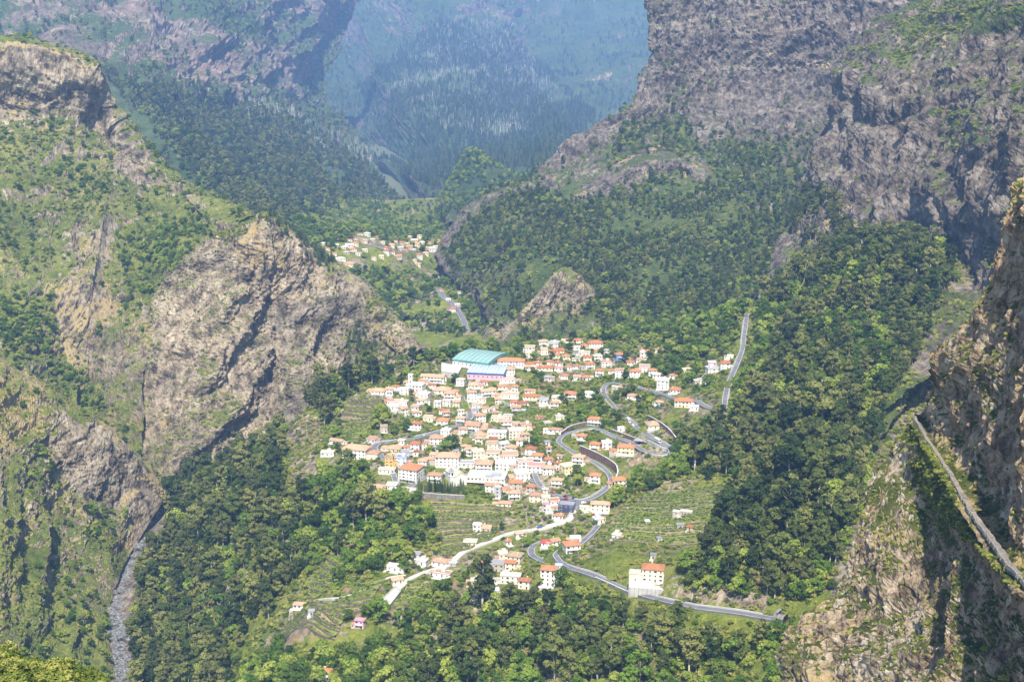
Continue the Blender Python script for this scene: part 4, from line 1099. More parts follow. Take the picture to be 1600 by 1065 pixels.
# church: nave with gabled roof, tower with belfry, spire, clock side
cpos = hit(712, 757) + np.array([0, 8, 0]); carve(cpos[0], cpos[1], cpos[2] - 0.1, 14, 20)
ch = empty('church', cpos, R(24))
m = MB().box(-5.5, 5.5, -11, 11, -4, 8); m.add([(-5.5,-11,8),(5.5,-11,8),(0,-11,11.2)], [(0,1,2)]).add([(-5.5,11,8),(5.5,11,8),(0,11,11.2)], [(1,0,2)])
link('nave', m.mesh('nave', MAT['wall_white']), ch)
r_ = MB().add([(-6,-11.3,7.8),(-6,11.3,7.8),(0,11.3,11.5),(0,-11.3,11.5),(6,-11.3,7.8),(6,11.3,7.8)], [(0,3,2,1),(3,4,5,2)])
link('roof', r_.mesh('roof', MAT['roof_cream']), ch)
tw = link('bell_tower', MB().box(-2, 2, -2, 2, -4, 13).box(-2.3, 2.3, -2.3, 2.3, 9.2, 9.6).box(-2.4, 2.4, -2.4, 2.4, 13, 13.4).mesh('bell_tower', MAT['wall_white']), ch, (-7.6, -9, 0))
link('spire', MB().add([(-2.2,-2.2,13.4),(2.2,-2.2,13.4),(2.2,2.2,13.4),(-2.2,2.2,13.4),(0,0,17)], [(0,1,4),(1,2,4),(2,3,4),(3,0,4)]).mesh('spire', MAT['roof_grey']), tw)
for a in range(4): link('belfry_opening', MB().box(-.7, .7, -2.06, -1.9, 10, 12.4).mesh('belfry_opening', MAT['glass']), tw, (0, 0, 0), a * math.pi / 2)
link('door', MB().box(-1, 1, -11.1, -10.9, 0, 3.2).mesh('door', MAT['door']), ch)
for s in (-1, 1):
    for i in range(4): link('window', WIN_ME, ch, (s * 5.5, -7 + i * 4.6, 3.6), s * math.pi / 2)
tag(ch, 'white village church with pale gabled roof and slim bell tower above the cypresses', 'church'); FOOT.append((cpos[0], cpos[1], 14))

tp = hit(642, 602); tow = empty('chapel_tower', tp, R(-10))
link('shaft', MB().box(-2.2, 2.2, -2.2, 2.2, -4, 12).box(-2.5, 2.5, -2.5, 2.5, 8, 8.4).box(-2.5, 2.5, -2.5, 2.5, 12, 12.5).mesh('shaft', MAT['wall_white']), tow)
for a in range(4):
    for k, z in enumerate((3.5, 9)): link('opening', MB().box(-.6, .6, -2.27, -2.1, z, z + 2).mesh('opening', MAT['glass']), tow, (0,0,0), a * math.pi / 2)
tag(tow, 'slim white square tower rising above upper left village houses', 'tower'); FOOT.append((tp[0], tp[1], 5))

# the platform of the lone house at the bottom, and the pale platform at the end of the lane
def platform(pix, h, mat, name, label, drop=9):
    P = np.array([hit(*q) for q in pix]); top = P[:, 2].max() + h; c = P.mean(0)
    n = len(P); o = empty(name, (c[0], c[1], top))
    m = MB(); vs = [(p[0]-c[0], p[1]-c[1], 0) for p in P] + [(p[0]-c[0], p[1]-c[1], -drop) for p in P]
    m.add(vs, [tuple(range(n))] + [(i, i + n, (i + 1) % n + n, (i + 1) % n) for i in range(n)])
    me = m.mesh(name, mat); link('slab', me, o)
    for i in range(n):
        a, b = P[i], P[(i + 1) % n]; L = np.linalg.norm((b - a)[:2]); ang = math.atan2(b[1]-a[1], b[0]-a[0])
        link('parapet', MB().box(0, L, -.2, .2, 0.01, .8).mesh('parapet', mat), o, (a[0]-c[0], a[1]-c[1], 0), ang)
    return tag(o, label, 'platform')
platform([(590,948),(606,956),(626,926),(618,918)], 1.0, MAT['pale'], 'turning_platform', 'pale concrete turning platform at the end of the lane', 8)
# tower-like retaining base of the lone house
hp = next(q for q in HPOS if q[0][0] == 1020)
bp = empty('concrete_platform', (hp[1][0], hp[1][1], hp[1][2] - 0.3), hp[4])
link('retaining_wall', MB().box(-15, 15, -15, 9, -14, 0).mesh('retaining_wall', MAT['concrete']), bp)
for x in range(-5, 6): link('wall_joint', MB().box(-.12, .12, -15.08, -14.9, -13, 0.3).mesh('wall_joint', MAT['greywall']), bp, (x * 2.8, 0, 0))
tag(bp, 'big pale concrete retaining base under the lone three-storey house', 'retaining wall')

# grey sports court by the halls
platform([(690,588),(716,590),(722,574),(690,572)], 0.8, MAT['concrete'], 'sports_court', 'grey walled sports court left of the halls', 6)
platform([(616,772),(650,774),(650,764),(622,762)], 0.8, MAT['pale'], 'village_square', 'pale walled square left of the cypresses', 6)

# bus shelter
sp = hit(1001, 693); o = empty('bus_shelter', sp, R(-25))
link('roof', MB().box(-6, 6, -2.5, 2.5, 3.0, 3.25).mesh('roof', MAT['metal']), o)
for x in (-5.5, 5.5):
    for y in (-2.2, 2.2): link('post', MB().box(-.12, .12, -.12, .12, -1, 3.0).mesh('post', MAT['metal']), o, (x, y, 0))
tag(o, 'open shelter with grey roof inside the right-hand hairpin', 'shelter')

# tunnel mouth at the end of the bottom road
tq = road_pts['bottom_road']; tdir = tq[0] - tq[3]
po = empty('tunnel_portal', (tq[0][0], tq[0][1], tq[0][2]), math.atan2(tdir[1], tdir[0]) - math.pi / 2)
m = MB(); K = 10
arc = [(-4.2 * math.cos(math.pi * i / K), 1.8 + 3.4 * math.sin(math.pi * i / K)) for i in range(K + 1)]
out = [(-6.5, -2), (-6.5, 1.8)] + [(-6.5 + 13 * i / K, 7.6) for i in range(1, K)] + [(6.5, 1.8), (6.5, -2)]
inn = [(-4.2, -2)] + arc + [(4.2, -2)]
vs = [(x, 0, z) for x, z in out] + [(x, 0, z) for x, z in inn] + [(x, 3, z) for x, z in out] + [(x, 9, z) for x, z in inn]
n_ = len(out); fs = []
for i in range(n_ - 1):
    fs += [(i, i + 1, n_ + i + 1, n_ + i), (i, 2*n_ + i, 2*n_ + i + 1, i + 1), (n_ + i, n_ + i + 1, 3*n_ + i + 1, 3*n_ + i)]
link('arch', m.add(vs, fs).mesh('arch', MAT['greywall']), po)
link('dark_backing', MB().box(-4.3, 4.3, 9, 9.3, -2, 6).mesh('dark_backing', MAT['tyre']), po)  # tyre-black sheet across the bore; the tunnel's inner darkness is put into its colour
po.scale = (.72, .72, .72)
tag(po, 'grey stone tunnel mouth at the right end of the bottom road', 'tunnel')

# ------------------------------------------------------------------ vehicles
WHEEL = MB().tube((0,-.12,0), (0,.12,0), .36, .36, 10).mesh('wheel', MAT['tyre'])
def vehicle(px, py, kind, colr, label, hd=None, group=None):
    p = hit(px, py)
    best = None
    for nm, q in road_pts.items():
        dd = np.hypot(q[:, 0] - p[0], q[:, 1] - p[1]); i = int(dd.argmin())
        if best is None or dd[i] < best[0]: best = (dd[i], q, i)
    q, i = best[1], best[2]; i = min(max(i, 1), len(q) - 2); t = q[i + 1] - q[i - 1]
    ang = math.atan2(t[1], t[0]) if hd is None else R(hd)
    onroad = best[0] < 6
    z = q[i][2] + 0.14 if onroad else float(gz(p[0], p[1])) + 0.1
    if onroad and hd is None:
        s = np.array([t[1], -t[0]]); s = s / np.linalg.norm(s); p = q[i].copy(); p[:2] += s * 1.6
    o = empty(kind, (p[0], p[1], z), ang)
    if kind == 'minibus':
        L, W, H = 8.4, 2.4, 2.9
        link('body', MB().add([(-L/2,-W/2,.4),(L/2,-W/2,.4),(L/2,W/2,.4),(-L/2,W/2,.4),(-L/2,-W/2,H-.1),(L/2-.5,-W/2+.1,H),(L/2-.5,W/2-.1,H),(-L/2,W/2,H-.1),(L/2,-W/2,1.3),(L/2,W/2,1.3)],
             [(0,3,2,1),(4,5,6,7),(0,1,8,5,4),(2,3,7,6,9),(1,2,9,8),(8,9,6,5),(3,0,4,7)]).mesh('body', MAT[colr]), o)
        for s in (-1, 1):
            for k in range(5): link('window', MB().box(-.6, .6, -.02, .02, 1.45, 2.3).mesh('window', MAT['glass']), o, (-3.2 + k * 1.45, s * (W/2 + .01), 0))
        link('windscreen', MB().add([(L/2+.02,-1,1.4),(L/2+.02,1,1.4),(L/2-.4,1,2.7),(L/2-.4,-1,2.7)], [(0,1,2,3)]).mesh('windscreen', MAT['glass']), o)
        wx, wy = 2.8, 1.1
    else:
        L, W = 4.1, 1.7
        pr = [(-2.05,.35),(2.05,.35),(2.05,.8),(1.1,.95),(.45,1.45),(-1.2,1.45),(-1.95,.95),(-2.05,.8)]
        n = len(pr); vs = [(x,-W/2,z) for x, z in pr] + [(x,W/2,z) for x, z in pr]
        link('body', MB().add(vs, [tuple(range(n)), tuple(range(2*n-1, n-1, -1))] + [(j, j + n, (j+1) % n + n, (j+1) % n) for j in range(n)]).mesh('body', MAT[colr]), o)
        link('windscreen', MB().add([(1.08,-.72,.98),(1.08,.72,.98),(.5,.66,1.44),(.5,-.66,1.44)], [(0,1,2,3)]).mesh('windscreen', MAT['glass']), o, (.03,0,.02))
        for s in (-1, 1): link('window', MB().add([(.85,0,.98),(-1.6,0,.98),(-1.1,0,1.38),(.4,0,1.38)], [(0,1,2,3)]).mesh('window', MAT['glass']), o, (0, s * (W/2+.012), 0))
        wx, wy = 1.3, .78
    for sx in (-1, 1):
        for sy in (-1, 1): link('wheel', WHEEL, o, (sx * wx, sy * wy, .36))
    return tag(o, label, 'bus' if kind == 'minibus' else 'car', group)
vehicle(990, 659, 'minibus', 'car_white', 'white minibus halfway along the straight upper leg of the hairpin road')
vehicle(1037, 690, 'minibus', 'car_white', 'white minibus nearest the right-hand hairpin bend')
vehicle(979, 650, 'car', 'car_dark', 'dark car just ahead of the middle minibus')
vehicle(972, 643, 'car', 'car_silver', 'silver car behind the dark car on the upper hairpin leg')
vehicle(1000, 664, 'car', 'car_white', 'white car following the middle minibus downhill')
vehicle(947, 614, 'car', 'car_red', 'red car at the top hairpin bend')
CARC = ['car_white','car_silver','car_red','car_dark','car_blue']
CNAME = {'car_white':'white','car_silver':'silver','car_red':'red','car_dark':'dark','car_blue':'blue'}
crng = random.Random(5)
PARK = [(875,779,'left of the junction'),(884,781,'left of the junction'),(890,777,'left of the junction'),(897,779,'at the junction'),(912,787,'at the junction'),(918,792,'at the junction'),(926,799,'below the cream junction house'),(915,800,'below the cream junction house'),
        (752,598,'on the lane before the pink hall'),(760,598,'on the lane before the pink hall'),(745,593,'on the lane before the pink hall'),(735,597,'on the lane before the pink hall'),(690,739,'on the street before the row house'),(710,740,'on the street before the row house'),(730,739,'on the street before the row house'),(800,745,'on the main village street'),
        (820,749,'on the main village street'),(848,762,'on the road down to the junction'),(862,772,'on the road down to the junction'),(605,716,'at the left bend'),(660,680,'on the curved street'),(728,640,'on the upper village street'),(843,827,'on the pale lower lane'),(870,879,'on the bottom hairpin'),(940,805,'beside the junction verge'),(1010,610,'on the upper road')]
seen = {}
for px, py, where in PARK:
    c = crng.choice(CARC); key = (c, where); seen[key] = seen.get(key, 0) + 1
    vehicle(px, py, 'car', c, f"{CNAME[c]} car {where}" + ('' if seen[key] == 1 else f", {ORD[seen[key]-1]} such one from left"), None if crng.random() < .7 else crng.uniform(0, 180), 'cars in the village')

# ------------------------------------------------------------------ utility poles
for i, (px, py, h, where) in enumerate([(830,846,11,'beside the pale tree below the terraced field'),(816,858,10,'left of the lower bend'),(898,842,11,'beside the lower bend house'),(537,884,12,'on the left lower terraces'),(565,815,12,'in the bright chestnut grove'),(636,694,9,'on the curved street bank'),(702,655,12,'in the middle of the upper gardens'),(1123,424,22,'on the wooded knoll right of the spur'),(625,690,9,'above the left bend'),(1083,640,9,'by the upper road house')]):
    p = hit(px, py); o = empty('utility_pole', p, R(rng.uniform(-40, 40)))
    link('post', MB().tube((0,0,-1.5), (0,0,h), .22, .14, 7).mesh('post', MAT['polewood']), o)
    link('crossarm', MB().box(-1.1, 1.1, -.08, .08, h - .9, h - .7).mesh('crossarm', MAT['polewood']), o)
    for x in (-.9, 0, .9): link('insulator', MB().tube((x,0,h-.7), (x,0,h-.4), .07, .05, 5).mesh('insulator', MAT['wall_white']), o)
    tag(o, f"pale utility pole {where}", 'pole', 'utility poles')

# ------------------------------------------------------------------ footpath on the near cliff
NP = PATCH['near_cliff']
inner = [(1437,648,522),(1545,806,388),(1618,902,312),(1900,1100,200)]; outer = [(1420,655,515),(1522,832,376),(1590,915,305),(1880,1150,200)]
a = resample([at_y(*q) for q in inner], 1.2); b = resample([at_y(*q) for q in outer], 1.2)
n = min(len(a), len(b)); t = np.linspace(0, 1, n)
a = np.stack([np.interp(t, np.linspace(0, 1, len(a)), a[:, i]) for i in range(3)], -1); b = np.stack([np.interp(t, np.linspace(0, 1, len(b)), b[:, i]) for i in range(3)], -1)
mid = (a + b) / 2; zz = smooth1(np.maximum(a[:, 2], b[:, 2]), 6)
wob = fbm(np.c_[mid[:, :2], zz], 22, 3, 5) * 1.1
e = (b - a)[:, :2]; e /= np.linalg.norm(e, axis=1, keepdims=True)
line = np.c_[mid[:, :2] + e * wob[:, None], zz + 0.5]
m_, nt, bb, out_ = new_mat('cobble_path'); N = NT(nt); P = N.coord()
vo = N.n('ShaderNodeTexVoronoi'); vo.inputs['Scale'].default_value = 1.4; N.L(P, vo.inputs['Vector'])
N.L(N.ramp(N.math('ADD', N.math('MULTIPLY', vo.outputs['Distance'], .5), N.math('MULTIPLY', N.noise(P, .3), .6)), [(.3, (.09,.076,.062)), (.5, (.19,.16,.13)), (.75, (.29,.25,.20))]), bb.inputs['Base Color'])
MAT['cobble'] = m_
wd = 1.1 + fbm(mid, 5, 3, 8) * 0.35
hw = np.linalg.norm((b - a)[:, :2], axis=1) / 2; tilt = (b - a)[:, 2] / 2 / hw; zc = smooth1(mid[:, 2], 4) + .35
Lp = np.c_[line[:, :2] - e * wd[:, None], zc + tilt * (wob - wd) * .8]; Rp = np.c_[line[:, :2] + e * wd[:, None], zc + tilt * (wob + wd) * .8]
v = np.concatenate([Lp - [0,0,1.5], Lp, Rp, Rp - [0,0,1.6]]) + [0, 0, CZ]; i = np.arange(n - 1)
f = np.concatenate([np.stack([k*n+i, (k+1)*n+i, (k+1)*n+i+1, k*n+i+1], -1) for k in range(3)])
cp_ = link('cliff_path', mesh_np('cliff_path', v, f, [MAT['cobble'], MAT['drystone']], mat_idx=np.r_[np.ones(n-1), np.zeros(n-1), np.ones(n-1)])); cp_['kind'] = 'structure'
# kerb stones along the outer edge, each a block of its own
srng = random.Random(3)
KS = []
for k in range(4):
    m = MB(); j = lambda: srng.uniform(-.09, .09)
    vs = [(-.5+j(),-.28+j(),-.6),(.5+j(),-.28+j(),-.6),(.5+j(),.28+j(),-.6),(-.5+j(),.28+j(),-.6),(-.45+j(),-.22+j(),.55+j()),(.45+j(),-.22+j(),.55+j()),(.45+j(),.22+j(),.55+j()),(-.45+j(),.22+j(),.55+j())]
    KS.append(m.add(vs, [(0,3,2,1),(4,5,6,7),(0,1,5,4),(1,2,6,5),(2,3,7,6),(3,0,4,7)]).mesh('kerb_stone', col_mat('kerb_grey', (.25,.235,.21), var=.3, scale=.8)))
for k in range(0, n - 1):
    if project(Rp[k])[0] > 1640 or srng.random() < .4: continue
    o = link('kerb_stone', srng.choice(KS), cp_, (Rp[k][0], Rp[k][1], Rp[k][2] + CZ), math.atan2(*(Rp[k+1]-Rp[k])[[1,0]]) + srng.uniform(-.15,.15))

# ------------------------------------------------------------------ river: water, gravel bar and boulders
RIV = np.array([hit(a, b) for a, b in [(185,1075),(183,1040),(178,990),(183,940),(196,895),(206,868),(220,845),(240,820),(254,800)]])
q = resample(RIV, 3.0); q[:, 2] = smooth1(gz(q[:, 0], q[:, 1]), 12)
o = ribbon('riverbed', q, -10, 10, 0.35, 0.35, col_mat('river_gravel', (.13,.128,.125), var=.35, scale=.25, bump=.6), None, 2); o['kind'] = 'structure'
wq = q.copy(); wq[:, 0] += fbm(q, 26, 2, 9) * 6
wm, nt, bb, out_ = new_mat('river_water'); bb.inputs['Base Color'].default_value = (.05,.07,.08,1); bb.inputs['Roughness'].default_value = .15
N = NT(nt); N.L(N.bump(N.noise(N.coord(), .6, 4), .4), bb.inputs['Normal'])
o = ribbon('river_water', wq, -2.6, 2.6, 0.5, 0.5, wm); o['kind'] = 'structure'
def rock_mesh_arrays(rng, n, centers, radii):
    ico = [(0,0,1),(.894,0,.447),(.276,.851,.447),(-.724,.526,.447),(-.724,-.526,.447),(.276,-.851,.447),(.724,.526,-.447),(-.276,.851,-.447),(-.894,0,-.447),(-.276,-.851,-.447),(.724,-.526,-.447),(0,0,-1)]
    fc = [(0,1,2),(0,2,3),(0,3,4),(0,4,5),(0,5,1),(1,6,2),(2,7,3),(3,8,4),(4,9,5),(5,10,1),(6,7,2),(7,8,3),(8,9,4),(9,10,5),(10,6,1),(11,7,6),(11,8,7),(11,9,8),(11,10,9),(11,6,10)]
    ico = np.array(ico); fc = np.array(fc)
    v = ico[None] * (radii[:, None, None] * rng.uniform(.65, 1.25, (n, 12, 1))) * np.array([1.15, 1, .7]) + centers[:, None]
    f = fc[None] + 12 * np.arange(n)[:, None, None]
    return v.reshape(-1, 3), f.reshape(-1, 3)
nr = np.random.default_rng(4)
nb = 2000; k = nr.integers(0, len(q), nb); s = ribbon_sides(q)[k]; off = nr.normal(0, 7.6, nb)
cen = np.c_[q[k, :2] + s * off[:, None] + nr.uniform(-1.5, 1.5, (nb, 2)), q[k, 2] + CZ + .3]
v, f = rock_mesh_arrays(nr, nb, cen, np.exp(nr.normal(.05, .65, nb)))
o = link('river_boulders', mesh_np('river_boulders', v, f, col_mat('boulder_grey', (.17,.168,.165), var=.6, scale=.55))); tag(o, 'grey boulders lying along the river bed at the lower left', 'boulders', kind='stuff')
# ------------------------------------------------------------------ vegetation
def leaf_mat(name, c0, c1, c2, trans=0.25, nsc=0.35):
    m = bpy.data.materials.new(name); m.use_nodes = True; nt = m.node_tree; nt.nodes.clear(); N = NT(nt)
    out = N.n('ShaderNodeOutputMaterial'); P = N.coord()
    rn = N.n('ShaderNodeObjectInfo').outputs['Random']
    f = N.math('ADD', N.math('MULTIPLY', rn, 0.75), N.math('MULTIPLY', N.noise(P, nsc, 3), 0.30))
    c = N.ramp(f, [(0.22, c0), (0.5, c1), (0.82, c2)])
    d = N.n('ShaderNodeBsdfDiffuse'); t = N.n('ShaderNodeBsdfTranslucent'); mx = N.n('ShaderNodeMixShader')
    N.L(c, d.inputs[0]); N.L(N.mix(0.5, c, (0.16, 0.20, 0.03)), t.inputs[0]); mx.inputs[0].default_value = trans
    N.L(d.outputs[0], mx.inputs[1]); N.L(t.outputs[0], mx.inputs[2]); N.L(mx.outputs[0], out.inputs[0])
    return m
MAT['leaf_euc'] = leaf_mat('eucalyptus_leaves', (0.052, 0.080, 0.024), (0.122, 0.150, 0.040), (0.220, 0.225, 0.068))
MAT['leaf_broad'] = leaf_mat('broadleaf_leaves', (0.062, 0.122, 0.022), (0.163, 0.244, 0.037), (0.312, 0.362, 0.069))
MAT['leaf_dark'] = leaf_mat('dark_conifer_leaves', (0.037, 0.065, 0.033), (0.073, 0.106, 0.048), (0.138, 0.163, 0.073), 0.15)
MAT['leaf_shrub'] = leaf_mat('shrub_leaves', (0.088, 0.125, 0.027), (0.200, 0.237, 0.050), (0.350, 0.338, 0.088), 0.25, 1.2)
MAT['leaf_garden'] = leaf_mat('garden_leaves', (0.056, 0.112, 0.022), (0.150, 0.237, 0.040), (0.300, 0.350, 0.069), 0.25, 1.0)
MAT['leaf_euc_dark'] = leaf_mat('dark_eucalyptus_leaves', (0.035, 0.055, 0.020), (0.070, 0.090, 0.030), (0.130, 0.140, 0.045))
MAT['leaf_broad_dark'] = leaf_mat('dark_broadleaf_leaves', (0.030, 0.062, 0.016), (0.070, 0.115, 0.024), (0.130, 0.175, 0.036))
MAT['bark'] = plain('grey_bark', (0.20, 0.165, 0.125), var=0.3, scale=0.6)
MAT['pale_bark'] = plain('pale_bark', (0.42, 0.37, 0.30), var=0.25, scale=0.6)
MAT['dead'] = plain('bleached_wood', (0.55, 0.52, 0.48), var=0.2, scale=0.5)

def leaves(rng, clumps, per, size, flat=0.25, out=0.75):
    """leaf-clump quads over the surface of every clump; returns verts, faces"""
    C = np.array([c[:3] for c in clumps]); Rr = np.array([c[3] for c in clumps])
    k = np.repeat(np.arange(len(C)), (per * (Rr / Rr.mean()) ** 2).astype(int) + 3); n = len(k)
    d = rng.normal(size=(n, 3)); d /= np.linalg.norm(d, axis=1, keepdims=True)
    d[:, 2] = np.abs(d[:, 2]) * np.where(rng.random(n) < 0.25, -0.6, 1)
    r = Rr[k] * (out + (1 - out) * rng.random(n)) * rng.uniform(0.8, 1.15, n)
    p = C[k] + d * r[:, None] * np.array([1, 1, 0.85])
    nm = d + rng.normal(0, 0.45, (n, 3)) + np.array([0, 0, flat]); nm /= np.linalg.norm(nm, axis=1, keepdims=True)
    a = np.cross(nm, rng.normal(size=(n, 3))); a /= np.linalg.norm(a, axis=1, keepdims=True) + 1e-9
    b = np.cross(nm, a); s = size * rng.uniform(0.6, 1.35, n)[:, None]; e = rng.uniform(0.55, 1.0, n)[:, None]
    v = np.stack([p + a * s, p + b * s * e, p - a * s * rng.uniform(0.7, 1.1, n)[:, None], p - b * s * e], 1).reshape(-1, 3)
    return v, np.arange(4 * n).reshape(-1, 4)

def tree_arrays(kind, seed):
    rng = np.random.default_rng(seed); T = MB()
    if kind == 'euc':
        H = 20.0; lean = rng.uniform(-1.2, 1.2, 2); top = np.array([lean[0], lean[1], H * 0.86])
        pts = [np.array([0, 0, -1.5]), top * 0.35, top * 0.68, top]; rad = [0.42, 0.33, 0.22, 0.08]
        for i in range(3): T.tube(pts[i], pts[i + 1], rad[i], rad[i + 1], 6)
        cl = []
        for i in range(19):
            z = rng.uniform(0.36, 0.97); wid = (1.0 - abs(z - 0.66) * 1.7) * 4.6; a = rng.uniform(0, 6.28)
            c = top * (z / 0.86) ; c = np.array([c[0] + math.cos(a) * wid * rng.uniform(.35, 1), c[1] + math.sin(a) * wid * rng.uniform(.35, 1), z * H])
            r = rng.uniform(1.3, 2.4); cl.append((*c, r))
            if i < 9: b = top * max(.3, z - .15) / .86; T.tube(b, c, 0.13, 0.04, 4)
        v, f = leaves(rng, cl, 62, 0.62)
    elif kind == 'broad':
        H = 11.0
        T.tube((0,0,-1.2), (0.2,0.1,H*.35), .34, .25, 6); T.tube((0.2,0.1,H*.35), (0.1,-0.2,H*.7), .25, .08, 6)
        cl = []
        for i in range(17):
            a = rng.uniform(0, 6.28); z = rng.uniform(.36, .95); wid = math.sqrt(max(.05, 1 - ((z - .52) / .5) ** 2)) * 4.1
            q = rng.uniform(.4, 1.0); c = (math.cos(a) * wid * q, math.sin(a) * wid * q, z * H); cl.append((*c, rng.uniform(1.2, 2.2)))
            if i < 8: T.tube((0.2, 0.1, H * rng.uniform(.25, .45)), c, .14, .04, 4)
        v, f = leaves(rng, cl, 48, 0.50)
    elif kind == 'dark':
        H = 17.0; T.tube((0,0,-1.5), (0,0,H*.95), .3, .05, 6); cl = []
        for i in range(18):
            z = .22 + .76 * i / 18; wid = (1 - z) * 3.4 + .4; a = i * 2.4 + rng.uniform(-.4, .4)
            c = (math.cos(a) * wid * .7, math.sin(a) * wid * .7, z * H); cl.append((*c, wid * .55 + .45)); T.tube((0,0,z*H-.4), c, .08, .03, 4)
        v, f = leaves(rng, cl, 26, 0.55)
    elif kind == 'cypress':
        H = 11.0; T.tube((0,0,-1), (0,0,H*.6), .2, .08, 6)
        cl = [(rng.uniform(-.12,.12), rng.uniform(-.12,.12), H * (.08 + .88 * i / 20), .25 + 1.0 * math.sin(math.pi * min(1, (.12 + .88 * (1 - i / 20)) * .62))) for i in range(21)]
        v, f = leaves(rng, cl, 52, 0.24)
    elif kind == 'shrub':
        cl = [(rng.uniform(-.75,.75), rng.uniform(-.75,.75), rng.uniform(.15,.75), rng.uniform(.35,.65)) for _ in range(7)]
        T.tube((0,0,-.4), (0,0,.5), .08, .04, 4)
        v, f = leaves(rng, cl, 24, 0.19)
    elif kind == 'dead':
        H = 13.0; T.tube((0,0,-1), (.3,.2,H*.6), .26, .18, 5); T.tube((.3,.2,H*.6), (.2,.5,H), .18, .04, 5)
        for i in range(9):
            z = rng.uniform(.35, .92) * H; a = rng.uniform(0, 6.28); L = rng.uniform(1.2, 2.8)
            T.tube((.25,.2,z), (.25 + math.cos(a) * L, .2 + math.sin(a) * L, z + L * .8), .09, .03, 4)
        v, f = np.zeros((0, 3)), np.zeros((0, 4), int)
    return T, v, f

LM = {'euc': 'leaf_euc', 'broad': 'leaf_broad', 'dark': 'leaf_dark', 'cypress': 'leaf_dark', 'shrub': 'leaf_shrub', 'dead': 'dead'}
BK = {'euc': 'pale_bark', 'broad': 'bark', 'dark': 'bark', 'cypress': 'bark', 'shrub': 'bark', 'dead': 'dead'}
def proto(kind, seed, leafmat=None):
    """trunk mesh, crown mesh and both joined"""
    T, v, f = tree_arrays(kind, seed)
    lm = MAT[leafmat or LM[kind]]
    tm = T.mesh('trunk', MAT[BK[kind]], True)
    cm = mesh_np('crown', v, f, lm) if len(v) else None
    j = bpy.data.meshes.new(kind + '_plant')
    nv = len(T.v)
    j.from_pydata(T.v + [tuple(q) for q in v], [], T.f + [tuple(int(i) + nv for i in q) for q in f])
    j.materials.append(MAT[BK[kind]]); j.materials.append(lm)
    j.polygons.foreach_set('material_index', [0] * len(T.f) + [1] * len(f)); j.update()
    return tm, cm, j
PR = {k: [proto(k, 100 * i + hash_) for i in range(n)] for k, n, hash_ in (('euc', 5, 1), ('broad', 5, 2), ('dark', 4, 3), ('cypress', 3, 4), ('shrub', 4, 5), ('dead', 4, 6))}
PR['euc'] += [proto('euc', 701 + i, 'leaf_euc_dark') for i in range(3)]
PR['broad'] += [proto('broad', 801 + i, 'leaf_broad_dark') for i in range(2)]
PR['garden'] = [proto('shrub', 900 + i, 'leaf_garden') for i in range(3)]

def scatter(name, kind, pts, scale, label, cat, seed=0, squash=None):
    """one object of kind stuff that puts plants on many points"""
    pts = np.asarray(pts, float)
    if not len(pts): return
    rng = np.random.default_rng(seed)
    coll = bpy.data.collections.new(name + '_plants')
    for i, (_, _, j) in enumerate(PR[kind]):
        coll.objects.link(bpy.data.objects.new(f'{kind}_plant_{i}', j))
    me = bpy.data.meshes.new(name); me.vertices.add(len(pts)); me.vertices.foreach_set('co', (pts + [0, 0, CZ]).astype(np.float32).ravel())
    for an, val in (('p_scale', scale), ('p_rot', rng.uniform(0, 6.28, len(pts)))):
        me.attributes.new(an, 'FLOAT', 'POINT').data.foreach_set('value', np.asarray(val, np.float32))
    me.attributes.new('p_idx', 'INT', 'POINT').data.foreach_set('value', rng.integers(0, len(PR[kind]), len(pts)).astype(np.int32))
    o = link(name, me)
    g = bpy.data.node_groups.new(name, 'GeometryNodeTree'); N = NT(g)
    g.interface.new_socket('Geometry', in_out='INPUT', socket_type='NodeSocketGeometry'); g.interface.new_socket('Geometry', in_out='OUTPUT', socket_type='NodeSocketGeometry')
    gi, go = N.n('NodeGroupInput'), N.n('NodeGroupOutput')
    ci = N.n('GeometryNodeCollectionInfo'); ci.inputs[0].default_value = coll; ci.inputs[1].default_value = True; ci.inputs[2].default_value = True
    ip = N.n('GeometryNodeInstanceOnPoints'); ip.inputs['Pick Instance'].default_value = True
    def na(nm, t):
        x = N.n('GeometryNodeInputNamedAttribute', data_type=t); x.inputs[0].default_value = nm; return x.outputs[0]
    cx = N.n('ShaderNodeCombineXYZ'); N.L(na('p_rot', 'FLOAT'), cx.inputs[2])
    N.L(gi.outputs[0], ip.inputs['Points']); N.L(ci.outputs[0], ip.inputs['Instance']); N.L(na('p_idx', 'INT'), ip.inputs['Instance Index'])
    N.L(cx.outputs[0], ip.inputs['Rotation']); N.L(na('p_scale', 'FLOAT'), ip.inputs['Scale']); N.L(ip.outputs[0], go.inputs[0])
    md = o.modifiers.new('plants', 'NODES'); md.node_group = g
    return tag(o, label, cat, kind='stuff')

def place_tree(kind, p, s, k, rz, name, label, cat, group):
    o = bpy.data.objects.new(name, None); COL.objects.link(o); o.location = up(p); o.rotation_euler = (0, 0, rz); o.scale = (s, s, s)
    tm, cm, j = PR[kind][k % len(PR[kind])]
    link('trunk', tm, o)
    if cm: link('crown', cm, o)
    return tag(o, label, cat, group)

